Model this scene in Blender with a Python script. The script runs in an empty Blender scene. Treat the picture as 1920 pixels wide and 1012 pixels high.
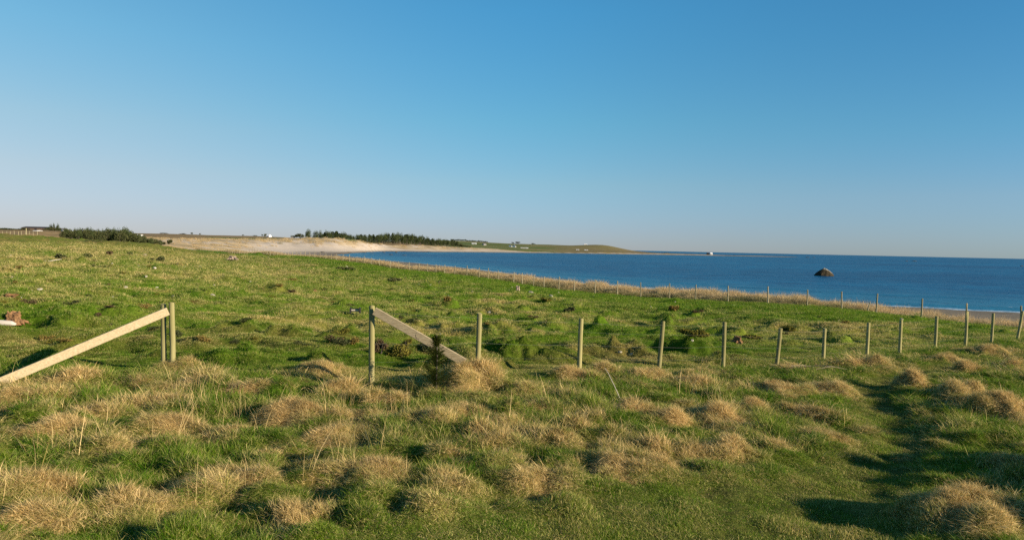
import bpy, math, random
import numpy as np
from mathutils import Vector, Matrix, Euler

S = bpy.context.scene
COL = S.collection
R = math.radians

# ------------------------------------------------------------------ camera, sky, sun, exposure
ZC = 7.0                      # metres above the sea
ROLL, PITCH, FPX = 1.226, 1.857, 1280.0
cam_d = bpy.data.cameras.new('camera')
cam_d.sensor_width = 36.0
cam_d.lens = 36.0 * FPX / 1920.0
cam_d.clip_start = 0.1
cam_d.clip_end = 60000
cam = bpy.data.objects.new('camera', cam_d)
COL.objects.link(cam)
CAMROT = Matrix.Rotation(R(90 - PITCH), 3, 'X') @ Matrix.Rotation(R(ROLL), 3, 'Z')
cam.matrix_world = Matrix.Translation((0, 0, ZC)) @ CAMROT.to_4x4()
S.camera = cam

SUN_EL = 16.0
SUN_DIR = Vector((0.90, -0.43, 0)).normalized()          # horizontal direction towards the sun
SUN_AZ = math.atan2(SUN_DIR.x, SUN_DIR.y)                # clockwise from +Y
world = bpy.data.worlds.new('World')
S.world = world
world.use_nodes = True
wt = world.node_tree
wt.nodes.clear()
w_out = wt.nodes.new('ShaderNodeOutputWorld')
w_bg = wt.nodes.new('ShaderNodeBackground')
w_sky = wt.nodes.new('ShaderNodeTexSky')
w_sky.sky_type = 'NISHITA'
w_sky.sun_disc = False
w_sky.sun_elevation = R(SUN_EL)
w_sky.sun_rotation = SUN_AZ
w_sky.altitude = 0
w_sky.air_density = 1.0
w_sky.dust_density = 0.0
w_sky.ozone_density = 2.0
EXPO = 0.88
w_bg.inputs['Strength'].default_value = 0.1175 / 2 ** EXPO
# the air of that day: a little bluer overhead, paler away from the sun; smooth over the whole dome
w_tc = wt.nodes.new('ShaderNodeTexCoord')
w_sep = wt.nodes.new('ShaderNodeSeparateXYZ')
wt.links.new(w_tc.outputs['Generated'], w_sep.inputs[0])
def w_ramp(stops):
    r = wt.nodes.new('ShaderNodeValToRGB')
    e = r.color_ramp.elements
    while len(e) > 1: e.remove(e[-1])
    for i, (p, c) in enumerate(stops):
        x = e[0] if i == 0 else e.new(p)
        x.position = p; x.color = (c[0] / 1.6, c[1] / 1.6, c[2] / 1.6, 1)
    wt.links.new(w_sep.outputs[2], r.inputs[0])
    return r.outputs[0]
w_l = w_ramp([(.0, (.42, .50, .90)), (.025, (.51, .546, .879)), (.088, (.721, .684, .791)), (.15, (.809, .838, .841)), (.258, (.705, 1.058, 1.064)), (.4, (.6, 1.15, 1.2))])
w_c = w_ramp([(.0, (.48, .63, 1.19)), (.027, (.535, .684, 1.185)), (.092, (.654, .877, 1.095)), (.179, (.571, 1.076, 1.213)), (.324, (.474, 1.251, 1.495)), (.4, (.46, 1.25, 1.5))])
w_r = w_ramp([(.0, (.40, .60, 1.14)), (.017, (.447, .632, 1.132)), (.075, (.56, .752, 1.071)), (.156, (.462, .887, 1.116)), (.282, (.372, .953, 1.211)), (.4, (.37, .97, 1.25))])
w_hor = wt.nodes.new('ShaderNodeVectorMath'); w_hor.operation = 'MULTIPLY'; w_hor.inputs[1].default_value = (1, 1, 0)
wt.links.new(w_tc.outputs['Generated'], w_hor.inputs[0])
w_nor = wt.nodes.new('ShaderNodeVectorMath'); w_nor.operation = 'NORMALIZE'; wt.links.new(w_hor.outputs[0], w_nor.inputs[0])
w_dot = wt.nodes.new('ShaderNodeVectorMath'); w_dot.operation = 'DOT_PRODUCT'; w_dot.inputs[1].default_value = (-SUN_DIR.x, -SUN_DIR.y, 0)
wt.links.new(w_nor.outputs[0], w_dot.inputs[0])
def w_range(a0, a1):
    m = wt.nodes.new('ShaderNodeMapRange'); m.interpolation_type = 'SMOOTHSTEP'
    m.inputs[1].default_value = a0; m.inputs[2].default_value = a1
    wt.links.new(w_dot.outputs['Value'], m.inputs[0]); return m.outputs[0]
def w_mix(a_, b_, f, mode='MIX'):
    m = wt.nodes.new('ShaderNodeMix'); m.data_type = 'RGBA'; m.blend_type = mode
    for sk, v_ in ((m.inputs[6], a_), (m.inputs[7], b_), (m.inputs[0], f)):
        if isinstance(v_, float): sk.default_value = v_
        else: wt.links.new(v_, sk)
    return m.outputs[2]
w_t = w_mix(w_mix(w_r, w_c, w_range(-.32, .42)), w_l, w_range(.35, 1.0))
w_col = w_mix(w_sky.outputs[0], w_t, 1.0, 'MULTIPLY')
w_sc = wt.nodes.new('ShaderNodeVectorMath'); w_sc.operation = 'SCALE'; w_sc.inputs['Scale'].default_value = 1.6
wt.links.new(w_col, w_sc.inputs[0])
wt.links.new(w_sc.outputs[0], w_bg.inputs[0])
wt.links.new(w_bg.outputs[0], w_out.inputs[0])

sun_d = bpy.data.lights.new('sun', 'SUN')
sun_d.energy = 5.0
sun_d.angle = R(0.5)
sun_d.color = (1.0, 0.86, 0.66)
sun = bpy.data.objects.new('sun', sun_d)
COL.objects.link(sun)
to_sun = Vector((SUN_DIR.x * math.cos(R(SUN_EL)), SUN_DIR.y * math.cos(R(SUN_EL)), math.sin(R(SUN_EL))))
sun.rotation_euler = to_sun.to_track_quat('Z', 'Y').to_euler()

S.view_settings.view_transform = 'Standard'
S.view_settings.look = 'None'
S.view_settings.exposure = EXPO
S.view_settings.gamma = 1.0
S.view_settings.use_curve_mapping = False
S.render.engine = 'CYCLES'
S.cycles.max_bounces = 6
S.cycles.diffuse_bounces = 2
S.cycles.glossy_bounces = 2
S.cycles.transmission_bounces = 3
S.cycles.transparent_max_bounces = 4
S.cycles.use_denoising = False

# ------------------------------------------------------------------ numeric helpers
rng = np.random.default_rng(11)
random.seed(5)
CR = np.array(CAMROT)

def ray(px, py):
    v = CR @ np.array([(px - 960) / FPX, -(py - 506) / FPX, -1.0])
    return v / v[1]

def at(px, py, d):
    """world point seen at photo pixel (px, py) at depth d along +Y"""
    v = ray(px, py)
    return np.array([v[0] * d, d, ZC + v[2] * d])

def _hash(ix, iy, seed):
    n = (ix.astype(np.int64) * 374761393 + iy.astype(np.int64) * 668265263 + seed * 974711) & 0xffffffff
    n = ((n ^ (n >> 13)) * 1274126177) & 0xffffffff
    n = n ^ (n >> 16)
    return n.astype(np.float64) / 4294967295.0

def vnoise(x, y, seed=0):
    """smooth gradient noise, about -1..1"""
    ix, iy = np.floor(x), np.floor(y)
    fx, fy = x - ix, y - iy
    u, v = fx * fx * fx * (fx * (fx * 6 - 15) + 10), fy * fy * fy * (fy * (fy * 6 - 15) + 10)
    def g(dx, dy):
        a = _hash(ix + dx, iy + dy, seed) * 2 * np.pi
        return np.cos(a) * (fx - dx) + np.sin(a) * (fy - dy)
    a, b, c, d = g(0, 0), g(1, 0), g(0, 1), g(1, 1)
    return 1.5 * ((a * (1 - u) + b * u) * (1 - v) + (c * (1 - u) + d * u) * v)

def fbm(x, y, seed=0, octaves=4, gain=0.5):
    s, a, t = 0, 1.0, 0
    for k in range(octaves):
        s = s + a * vnoise(x * 2 ** k + 13.7 * k, y * 2 ** k - 7.1 * k, seed + k)
        t += a
        a *= gain
    return s / t

def sstep(a, b, x):
    t = np.clip((x - a) / (b - a), 0, 1)
    return t * t * (3 - 2 * t)

# ------------------------------------------------------------------ the lie of the land
# columns of the view: (photo column, [(depth, height above the sea), ...])
PROFILES = [
 (-200, [(3,4.8),(6,4.6),(14,4.45),(30,4.7),(60,5.2),(110,6.1),(180,7.7),(300,9),(430,10.8),(1000,16),(2000,18),(4000,20)]),
 (0,    [(3,4.5),(6,4.55),(11,4.35),(14,4.35),(20,4.5),(50,4.75),(80,5.0),(110,5.5),(145,6.5),(180,7.5),(300,8.6),(430,10.6),(1000,13),(2000,14),(4000,14)]),
 (75,   [(6,4.55),(13.5,4.35),(25,4.55),(50,4.75),(80,5.0),(110,5.7),(175,7.3),(300,8.6),(430,10.6),(1000,13),(2000,14)]),
 (150,  [(6,4.55),(13.5,4.35),(25,4.5),(50,4.65),(80,4.95),(110,5.5),(170,6.5),(260,6.2),(440,9.5),(1000,13),(2000,17),(4000,17)]),
 (230,  [(6,4.55),(14,4.35),(50,4.5),(120,5.3),(175,6.3),(250,5.3),(450,7.2),(700,9),(1200,18),(2000,18)]),
 (300,  [(3,4.45),(6,4.5),(14,4.38),(30,4.35),(60,4.4),(120,4.8),(180,5.6),(230,4.6),(300,5.4),(450,7.1),(700,9.4),(1200,18.6),(2000,19),(4000,19)]),
 (380,  [(6,4.5),(14,4.38),(30,4.2),(60,4.1),(120,3.9),(200,3.7),(254,3.2),(350,4.8),(450,6.5),(600,7.7),(850,11),(1300,18.6),(2000,19)]),
 (430,  [(120,3.8),(180,3.7),(218,3.6),(280,2.4),(360,4.2),(450,6.3),(600,7.7),(850,11),(1300,18.2)]),
 (480,  [(6,4.5),(14,4.4),(30,4.0),(60,3.8),(110,3.7),(150,3.9),(182,4.1),(220,2.3),(260,1.4),(330,1.2),(400,1.6),(450,4.0),(560,7.6),(700,9.6),(1000,13),(1300,18.6),(2000,18),(4000,18)]),
 (560,  [(6,4.55),(14,4.45),(30,3.9),(60,3.5),(100,3.4),(148,4.1),(185,2.2),(220,1.3),(300,1.0),(420,0.8),(490,0.9),(550,3.8),(610,8.7),(640,10.5),(700,10),(1000,14),(1500,15),(2500,14)]),
 (600,  [(137,4.0),(170,2.0),(205,1.2),(300,0.9),(400,0.5),(470,0.5),(520,1.2),(580,5.5),(620,9.5),(650,11.2),(700,10.5)]),
 (640,  [(3,4.5),(6,4.55),(13,4.4),(30,3.8),(60,3.35),(90,3.4),(125,3.9),(155,2.0),(190,1.1),(300,0.6),(380,0.2),(455,-0.15),(500,0.3),(560,1.4),(620,4.9),(670,11),(700,11.6),(760,9),(1000,10),(1500,12),(2500,12),(4000,10)]),
 (680,  [(117,3.75),(145,2.0),(180,1.1),(260,0.6),(350,0.1),(420,-0.6),(560,-0.6),(610,0.3),(660,1.8),(720,8),(750,10.5),(800,9)]),
 (700,  [(6,4.55),(13,4.4),(30,3.75),(60,3.25),(85,3.35),(113,3.65),(140,2.1),(170,1.1),(250,0.5),(332,0),(450,-1.2),(600,-1),(690,0.05),(730,1.5),(770,5.1),(790,7.6),(850,8),(1000,9),(1500,12),(2500,12)]),
 (780,  [(6,4.55),(12.5,4.45),(30,3.7),(60,3.15),(98,3.35),(120,2.0),(150,1.0),(210,0.45),(277,0),(400,-1.5),(650,-1.5),(765,0.05),(810,1.6),(860,7.0),(900,7.2),(1100,8),(1500,10),(2500,12)]),
 (850,  [(3,4.5),(6,4.55),(13,4.45),(30,3.6),(60,3.1),(88,3.4),(110,2.0),(140,0.9),(190,0.35),(236,0),(350,-2),(700,-2),(850,0.05),(890,2),(940,5.6),(1000,6),(1300,10),(1800,23),(2500,15),(4000,5)]),
 (900,  [(13.3,4.5),(82,3.3),(102,2.0),(130,0.9),(175,0.3),(210,0),(310,-2),(760,-2),(900,0.05),(940,2.2),(1000,5.2),(1300,9),(1800,20.5),(2500,12)]),
 (950,  [(6,4.5),(13.5,4.4),(30,3.6),(55,3.15),(77,3.16),(95,2.0),(120,0.85),(160,0.25),(188,0),(280,-2),(800,-2),(945,0.05),(985,2),(1050,4),(1300,8),(1800,18),(2500,8),(4000,-6)]),
 (1050, [(3,4.45),(6,4.45),(14.3,4.42),(30,3.5),(50,3.0),(69,2.83),(85,2.1),(105,0.9),(135,0.15),(150,0),(230,-2),(900,-2),(1060,0.05),(1100,2),(1250,5),(1700,16.2),(2300,6),(4000,-6)]),
 (1100, [(1110,0.05),(1150,2),(1300,5),(1620,16.0),(1900,8),(2300,-2)]),
 (1140, [(15,4.3),(30,3.4),(45,3.05),(62,2.9),(78,2.1),(98,0.9),(125,0.1),(135,0),(200,-2),(950,-2),(1135,0.05),(1165,2),(1350,5.5),(1550,17.6),(1700,13),(2000,-1),(2300,-4)]),
 (1160, [(1155,0.05),(1190,2),(1400,6),(1520,11.5),(1650,8),(1850,-2)]),
 (1180, [(1180,0.05),(1210,2),(1400,4.5),(1500,7.0),(1650,4),(1850,-3)]),
 (1225, [(950,-2),(1220,0.05),(1250,1.6),(1400,2.6),(1500,3.0),(1600,.5),(1700,-3),(3000,-6)]),
 (1260, [(1255,0.05),(1290,1.6),(1400,2.2),(1470,1.5),(1540,-2)]),
 (1300, [(3,4.4),(6,4.4),(16,4.15),(30,3.4),(42,3.1),(54,3.13),(70,2.1),(90,0.9),(112,0.1),(120,0),(180,-2),(1000,-2),(1220,-1.5),(1300,0.05),(1330,1.5),(1400,2.3),(1460,1.3),(1520,-2),(2500,-5)]),
 (1400, [(1000,-2),(1300,-1.5),(1380,0.05),(1400,1.2),(1440,1.4),(1480,0.4),(1520,-2),(2500,-5)]),
 (1441, [(6,4.35),(17.5,4.05),(30,3.5),(49,3.37),(60,2.5),(80,0.9),(98,0.1),(106,0),(160,-2),(500,-3),(1000,-3)]),
 (1490, [(1000,-2.5),(1380,-1.5),(1440,0.05),(1458,0.7),(1475,0.7),(1495,0),(1540,-2),(2500,-5)]),
 (1525, [(1000,-3),(1400,-2.5),(1500,-2.5),(2500,-5)]),
 (1580, [(3,4.35),(6,4.3),(10,4.2),(19.7,3.95),(30,3.6),(44,3.49),(54,2.5),(70,1.0),(90,0.1),(97,0),(150,-2),(500,-3),(1500,-4)]),
 (1730, [(6,4.3),(12,4.1),(22.7,3.8),(30,3.5),(40,3.37),(48,2.5),(62,1.1),(85,0.1),(93,0),(150,-2),(500,-3),(1500,-4)]),
 (1920, [(3,4.3),(6,4.3),(12,4.1),(27,3.77),(35.7,3.3),(44,2.4),(59,1.1),(80,0.1),(88,0),(140,-2),(500,-3),(1500,-4),(4000,-6)]),
 (2400, [(4,4.3),(10,4.1),(25,3.6),(32,3.3),(42,2.2),(55,0.9),(75,0),(120,-2),(400,-3),(1500,-5),(4000,-6)]),
]
ctrl = []
for c, prof in PROFILES:
    u = ray(c, 506)[0]
    for d, z in prof:
        ctrl.append((u * d, d, z))
def pol(azd, lst):
    for r, z in lst:
        ctrl.append((math.sin(R(azd)) * r, math.cos(R(azd)) * r, z))
pol(75, [(4,4.3),(15,4.0),(35,3.3),(48,2.2),(62,0.9),(80,0),(130,-2),(500,-4),(4000,-6)])
pol(100, [(5,4.3),(20,3.9),(45,3.3),(60,2.2),(80,0.7),(100,0),(160,-2),(500,-4),(4000,-6)])
pol(130, [(5,4.4),(20,4.2),(60,4),(90,2),(130,0),(200,-2),(500,-4),(4000,-6)])
pol(160, [(5,4.5),(20,4.5),(100,5),(400,8),(1000,10),(4000,12)])
pol(-165, [(5,4.6),(20,4.7),(100,6),(400,10),(1000,14),(4000,20)])
pol(-120, [(5,4.8),(20,5.0),(100,7),(400,11),(1000,16),(4000,20)])
pol(-75, [(5,4.6),(20,4.7),(100,7),(400,11),(1000,16),(4000,20)])
ctrl.append((0, 0, 4.5))
ctrl.append((0.5, -1.5, 4.5))
ctrl = np.array(ctrl)

def feat(x, y):
    r = np.sqrt(x * x + y * y) + 1e-6
    l = 1.6 * np.log(r + 1.2)
    k = 3.2 * np.minimum(1.0, r / 5.0)
    return np.stack([k * x / r, k * y / r, l], -1)
CF = feat(ctrl[:, 0], ctrl[:, 1])
RC = 0.12
def _phi(a, b):
    d2 = ((a[:, None, :] - b[None, :, :]) ** 2).sum(-1)
    return np.sqrt(d2 + RC * RC)
_n = len(CF)
_A = np.zeros((_n + 4, _n + 4))
_A[:_n, :_n] = _phi(CF, CF) - 2e-3 * np.eye(_n)
_A[:_n, _n] = 1
_A[:_n, _n + 1:] = CF
_A[_n, :_n] = 1
_A[_n + 1:, :_n] = CF.T
_b = np.zeros(_n + 4)
_b[:_n] = ctrl[:, 2]
_w = np.linalg.lstsq(_A, _b, rcond=None)[0]
def z_rbf(x, y):
    x, y = np.asarray(x, float).ravel(), np.asarray(y, float).ravel()
    out = np.empty(len(x))
    for i in range(0, len(x), 20000):
        f = feat(x[i:i + 20000], y[i:i + 20000]).astype(np.float32)
        d2 = (f ** 2).sum(1)[:, None] + (CF.astype(np.float32) ** 2).sum(1)[None] - 2 * f @ CF.astype(np.float32).T
        p = np.sqrt(np.maximum(d2, 0) + RC * RC)
        out[i:i + 20000] = p @ _w[:_n].astype(np.float32) + _w[_n] + f @ _w[_n + 1:].astype(np.float32)
    return out
# broad shape is smooth: tabulate it once on a polar table, then look it up
T_R = np.exp(np.linspace(np.log(1.0), np.log(4200), 420))
T_A = np.linspace(-np.pi, np.pi, 721)
_RR, _AA = np.meshgrid(T_R, T_A, indexing='ij')
T_Z = z_rbf(_RR * np.sin(_AA), _RR * np.cos(_AA)).reshape(_RR.shape)
def z_base(x, y):
    r = np.sqrt(x * x + y * y)
    fi = np.clip(np.log(np.maximum(r, 1.0)) / np.log(4200) * 419, 0, 418.999)
    fj = np.clip((np.arctan2(x, y) + np.pi) / (2 * np.pi) * 720, 0, 719.999)
    i, j = fi.astype(int), fj.astype(int)
    a, b = fi - i, fj - j
    return (T_Z[i, j] * (1 - a) + T_Z[i + 1, j] * a) * (1 - b) + (T_Z[i, j + 1] * (1 - a) + T_Z[i + 1, j + 1] * a) * b

# the coast fence runs dead straight; sea side positive
CF0, CFD = np.array([24.0, 40.0]), np.array([-39.0, 60.0]) / math.hypot(39, 60)
CFN = np.array([CFD[1], -CFD[0]])
def coast(x, y):
    return (x - CF0[0]) * CFN[0] + (y - CF0[1]) * CFN[1], (x - CF0[0]) * CFD[0] + (y - CF0[1]) * CFD[1]

# near fence: (column, top row, base row, depth)
NEAR = [(697,573,692,12.4),(898,587,688,13.3),(1088,597,697,14.5),(1240,602,698,15.5),(1357,603,696,16.5),(1460,615,692,18.0),
        (1545,615,681,19.3),(1627,605,669,20.8),(1688,600,668,21.9),(1755,593,658,23.2),(1812,583,648,24.5),(1861,587,642,25.8),(1912,583,638,27.2)]
def near_base(k):
    c, t, b, d = NEAR[k]
    return at(c, b, d)
NF = np.array([[-40.0, 10.2]] + [[-14, 12.6], [-6.8, 13.6]] + [list(near_base(k)[:2]) for k in range(len(NEAR))] + [[34, 38.0]])
def polydist(x, y, P):
    """signed distance to an open polyline (positive on its left) and arc parameter"""
    best = np.full(x.shape, 1e9); sg = np.zeros(x.shape); arc = np.zeros(x.shape); acc = 0
    for a, b in zip(P[:-1], P[1:]):
        dx, dy = b - a
        L = math.hypot(dx, dy)
        t = np.clip(((x - a[0]) * dx + (y - a[1]) * dy) / (L * L), 0, 1)
        ex, ey = x - a[0] - t * dx, y - a[1] - t * dy
        d = np.sqrt(ex * ex + ey * ey)
        s = np.sign(dx * ey - dy * ex)
        m = d < best
        best = np.where(m, d, best); sg = np.where(m, s, sg); arc = np.where(m, acc + t * L, arc)
        acc += L
    return best * sg, arc

def ground_hit(px, py, zf):
    """march a line of sight of the photograph down to the ground: where a thing seen there stands"""
    v = ray(px, py)
    ds = np.exp(np.linspace(np.log(3.0), np.log(2500), 2600))
    x, y, z = v[0] * ds, ds, ZC + v[2] * ds
    h = z - zf(x, y)
    k = np.argmax(h < 0)
    if h[k] >= 0:
        k = len(ds) - 1
    if k == 0:
        return np.array([x[0], y[0], zf(x[:1], y[:1])[0]])
    t = h[k - 1] / (h[k - 1] - h[k] + 1e-12)
    d = ds[k - 1] + t * (ds[k] - ds[k - 1])
    xx, yy = v[0] * d, d
    return np.array([xx, yy, zf(np.array([xx]), np.array([yy]))[0]])

PATH = np.array([ground_hit(c, r, z_base)[:2] for c, r in
        [(1000,1100),(1330,1012),(1450,965),(1590,905),(1700,838),(1665,775),(1615,728),(1700,698),(1810,682),(1920,664),(2100,640)]])
def smooth_poly(P, n=2):
    for _ in range(n):
        Q = [P[0]]
        for a, b in zip(P[:-1], P[1:]):
            Q += [a * 0.75 + b * 0.25, a * 0.25 + b * 0.75]
        P = np.array(Q + [P[-1]])
    return P
PATH = smooth_poly(PATH)
def pathdist(x, y):
    d, a = polydist(x, y, PATH)
    r = np.sqrt(x * x + y * y)
    return d / (1 + 1.5 * sstep(11, 5.5, r)), a

# tussocks of dry grass one can point at: (column, row, radius m, height m)
TUSS = [(335,694,.5,.3),(605,700,.5,.25),(133,722,.6,.3),(50,752,.55,.28),(110,813,.5,.26),(550,785,.5,.28),(20,935,.45,.22),(260,955,.5,.24),
 (350,933,.45,.24),(450,912,.45,.22),(567,970,.35,.22),(383,722,.45,.2),(467,735,.4,.2),(100,933,.4,.2),(213,847,.35,.18),(730,755,.45,.24),
 (807,795,.4,.2),(870,775,.4,.22),(903,815,.35,.2),(707,892,.42,.26),(840,857,.3,.18),(847,915,.35,.2),(800,962,.35,.22),(1007,902,.5,.24),
 (1050,833,.35,.2),(1083,805,.3,.2),(1160,888,.42,.3),(1225,878,.4,.26),(1057,947,.3,.16),(1153,817,.3,.18),(1190,773,.35,.18),(1220,843,.3,.16),
 (847,715,.4,.18),(1080,706,.5,.18),(1207,710,.55,.2),(1300,722,.5,.2),(1467,735,.6,.25),(1563,735,.55,.24),(1300,850,.34,.22),(1373,853,.36,.26),
 (1440,843,.32,.22),(1557,830,.4,.2),(1593,850,.3,.16),(1693,852,.16,.14),(1710,728,.4,.5),(1800,752,.55,.46),(1885,785,.6,.46),(1827,767,.4,.24),
 (1347,787,.45,.2),(1513,780,.5,.2),(1630,810,.3,.14),(1813,990,.7,.34),(1747,835,.2,.1),(1600,688,.6,.3),(1650,692,.6,.25),(1850,662,.7,.35),
 (1780,676,.6,.2),(1310,705,.5,.2),(1480,694,.5,.2),(1140,703,.45,.2),(1815,700,.35,.3),(1895,695,.35,.35),(180,780,.35,.2),(300,760,.4,.18),
 (640,740,.4,.2),(520,850,.35,.16),(610,900,.35,.18),(420,815,.35,.16),(950,860,.3,.16),(1260,790,.35,.16),(1410,770,.4,.18)]
TUSSW = []
for c, r, ra, hh in TUSS:
    p = ground_hit(c, r, z_base)
    TUSSW.append((p[0], p[1], ra * (.85 if r < 800 else .76), hh * (.85 if (c, r) == (1813, 990) else .62 if r < 800 else .5)))
TDRY = np.array([(t[0], t[1], t[2]) for t in TUSSW] + [(at(878, 690, 12.2)[0], at(878, 690, 12.2)[1], .75)])
extra = np.random.default_rng(4)
for _ in range(520):                       # the rest of the rough, also outside the frame
    a = extra.uniform(-0.95, 0.95); d = math.exp(extra.uniform(math.log(2.5), math.log(24)))
    x, y = math.tan(a) * d, d
    nd, _a = polydist(np.array([x]), np.array([y]), NF)
    pd, _a = pathdist(np.array([x]), np.array([y]))
    if nd[0] > -0.15 or abs(pd[0]) < 0.75: continue
    ra = extra.uniform(.15, .34)
    if any((x - t[0]) ** 2 + (y - t[1]) ** 2 < (0.8 * (ra + t[2])) ** 2 for t in TUSSW): continue
    TUSSW.append((x, y, ra, extra.uniform(.03, .12)))
# high banks right of the frame that throw the long shadows over the path
for x, y, ra, hh in [(7.0,8.2,.55,.52),(7.9,8.5,.45,.6),(7.3,7.3,.5,.6),(6.4,6.2,.5,.55)]:
    TUSSW.append((x, y, ra, hh))
BIG = at(886, 692, 12.2)
TUSSW.append((BIG[0], BIG[1], .56, .40))

# hummocks of the pasture: (column, row, half-width px, height m)
HUM = [(1145,604,26,.30),(970,540,8,.1),(1027,559,22,.28),(995,549,14,.25),(1045,549,10,.2),(1218,577,26,.22),(1262,578,28,.28),(1372,578,26,.26),(1300,624,36,.35),
 (1390,634,36,.3),(1475,613,36,.35),(1510,589,16,.2),(1068,583,22,.3),(1075,575,20,.16),(905,595,28,.12),(750,548,22,.22),(830,551,24,.22),(838,560,18,.2),(888,548,18,.15),
 (740,523,26,.35),(500,545,16,.2),(515,575,24,.3),(640,530,20,.2),(550,540,22,.25),(590,500,20,.2),(725,498,30,.3),(660,506,18,.2),(435,483,10,.35),(340,500,14,.3),
 (300,506,18,.25),(255,482,18,.3),(210,478,14,.35),(165,480,18,.35),(120,484,20,.4),(85,493,18,.3),(30,479,20,.3),(50,535,24,.3),(20,552,34,.25),(15,600,34,.3),
 (130,517,22,.2),(300,532,26,.25),(215,527,20,.25),(350,485,14,.3),(385,490,14,.25),(110,510,26,.22),(400,520,20,.2),(460,515,18,.22),(780,585,20,.14),(1170,633,30,.14),
 (1180,665,24,.16),(1695,600,22,.25),(1640,597,18,.22),(1740,575,12,.2),(1560,600,18,.2),(720,655,50,.18),(760,655,50,.22),(1330,575,12,.16),(600,575,22,.15),(420,560,22,.15),
 (1600,640,26,.2),(1420,600,20,.15),(240,560,22,.2),(170,580,24,.15),(330,600,26,.15),(80,470,14,.3),(230,463,14,.3),(290,468,12,.25),(180,462,14,.3),(30,460,16,.3)]
HUMW = []
for c, r, wpx, hh in HUM:
    p = ground_hit(c, r, z_base)
    HUMW.append((p[0], p[1], max(.25, wpx * p[1] / FPX * .8), hh * .5))
for _ in range(620):
    a = extra.uniform(-0.9, 0.9); d = math.exp(extra.uniform(math.log(14), math.log(170)))
    x, y = math.tan(a) * d, d
    nd, _a = polydist(np.array([x]), np.array([y]), NF)
    sd, al = coast(x, y)
    if nd[0] < 0.8 or sd > -2: continue
    HUMW.append((x, y, extra.uniform(.25, .8), (.07 + .24 * extra.random() ** 2.0) * (1 + d / 90)))
_all = np.array(TUSSW + HUMW)

def bumps(x, y, z):
    for bx, by, ra, hh in _all:
        R2 = ra * 1.9
        m = (np.abs(x - bx) < R2) & (np.abs(y - by) < R2)
        if not m.any(): continue
        xx, yy = x[m] - bx, y[m] - by
        wob = 1 + 0.20 * np.sin(3 * np.arctan2(yy, xx) + bx * 7) + 0.12 * np.sin(5 * np.arctan2(yy, xx) + by * 5) + .35 * vnoise(x[m] * 4, y[m] * 4, 14)
        wob = np.maximum(wob, .4)
        q = np.clip(1 - (xx * xx + (yy * 1.35) ** 2) / (ra * 1.3 * wob) ** 2, 0, 1)
        z[m] += hh * 0.9 * q * q * (3 - 2 * q) * (1 + .5 * vnoise(x[m] * 3.3 + 5, y[m] * 3.3, 15))
    return z

def z_ground(x, y, fine=True):
    sh = x.shape if hasattr(x, 'shape') else ()
    x, y = np.atleast_1d(np.asarray(x, float)).ravel(), np.atleast_1d(np.asarray(y, float)).ravel()
    z = z_base(x, y)
    r = np.sqrt(x * x + y * y)
    nd, na = polydist(x, y, NF)
    sd, al = coast(x, y)
    pd, pa = pathdist(x, y)
    land = sstep(0.6, 2.0, z)
    near = sstep(0.6, -0.6, nd) * sstep(40, 30, r)
    past = (1 - near) * (.12 + .88 * sstep(-3, -16, sd)) * sstep(1.5, -1, sd) * land * sstep(300, 200, r)
    offp = sstep(0.35, 0.8, np.abs(pd))
    z = z + near * offp * (0.10 * fbm(x * 0.9, y * 0.9, 3, 3) + 0.11 * vnoise(x * 1.9, y * 2.3, 9) + 0.06 * vnoise(x * 4.3, y * 4.3, 11) + 0.02 * vnoise(x * 9, y * 9, 12))
    z = z + near * (0.06 * sstep(-0.15, -0.9, pd) * sstep(-4, -1, pd) - 0.07 * sstep(.7, 0, np.abs(pd)) + sstep(.8, .5, np.abs(pd)) * (.035 * vnoise(x * 2.1, y * 2.1, 111) + .015 * vnoise(x * 6, y * 6, 112)))
    ridg = 1 - np.abs(fbm(x * 0.22, y * 0.30, 21, 3))
    z = z + past * (0.32 * fbm(x * 0.11, y * 0.2, 5, 3) + 0.32 * (ridg ** 3 - .6) * sstep(0, 9, nd) + 0.09 * vnoise(x * 1.0, y * 1.3, 8) * (1 + r / 60) + 0.045 * vnoise(x * 3.3, y * 3.3, 10)) * sstep(0, 3, nd)
    strip = sstep(0.2, 2, sd) * sstep(1.0, 1.8, z) * sstep(300, 240, r)
    z = z + strip * (0.45 * sstep(-5, 25, al) * np.exp(-((sd - 5.0) / 3.2) ** 2) + 0.22 * fbm(x * .35, y * .35, 31, 3))
    dune = sstep(230, 330, r) * land * sstep(1100, 900, r)
    z = z + dune * 2.0 * sstep(2.0, 6, z) * (.75 - np.abs(fbm(x / 30, y / 34, 41, 4)) * 2.4)
    far = sstep(900, 1300, r) * land
    z = z + far * 0.8 * fbm(x / 90, y / 90, 44, 3)
    z = bumps(x, y, z)
    return z.reshape(sh) if sh else z

# ------------------------------------------------------------------ object helpers
def link(o):
    COL.objects.link(o)
    return o
def mesh_obj(name, verts, faces, mat=None, parent=None, smooth=False):
    me = bpy.data.meshes.new(name)
    me.from_pydata([tuple(v) for v in verts], [], [tuple(f) for f in faces])
    if smooth:
        me.polygons.foreach_set('use_smooth', [True] * len(me.polygons))
    if mat: me.materials.append(mat)
    me.update()
    o = link(bpy.data.objects.new(name, me))
    if parent: o.parent = parent
    return o
def np_mesh(name, V, F4, smooth=True):
    me = bpy.data.meshes.new(name)
    me.vertices.add(len(V)); me.vertices.foreach_set('co', V.astype(np.float32).ravel())
    n = F4.shape[1]
    me.loops.add(F4.size); me.loops.foreach_set('vertex_index', F4.astype(np.int32).ravel())
    me.polygons.add(len(F4)); me.polygons.foreach_set('loop_start', np.arange(0, F4.size, n, dtype=np.int32))
    me.polygons.foreach_set('use_smooth', np.full(len(F4), smooth))
    me.update(calc_edges=True)
    return me
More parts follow.
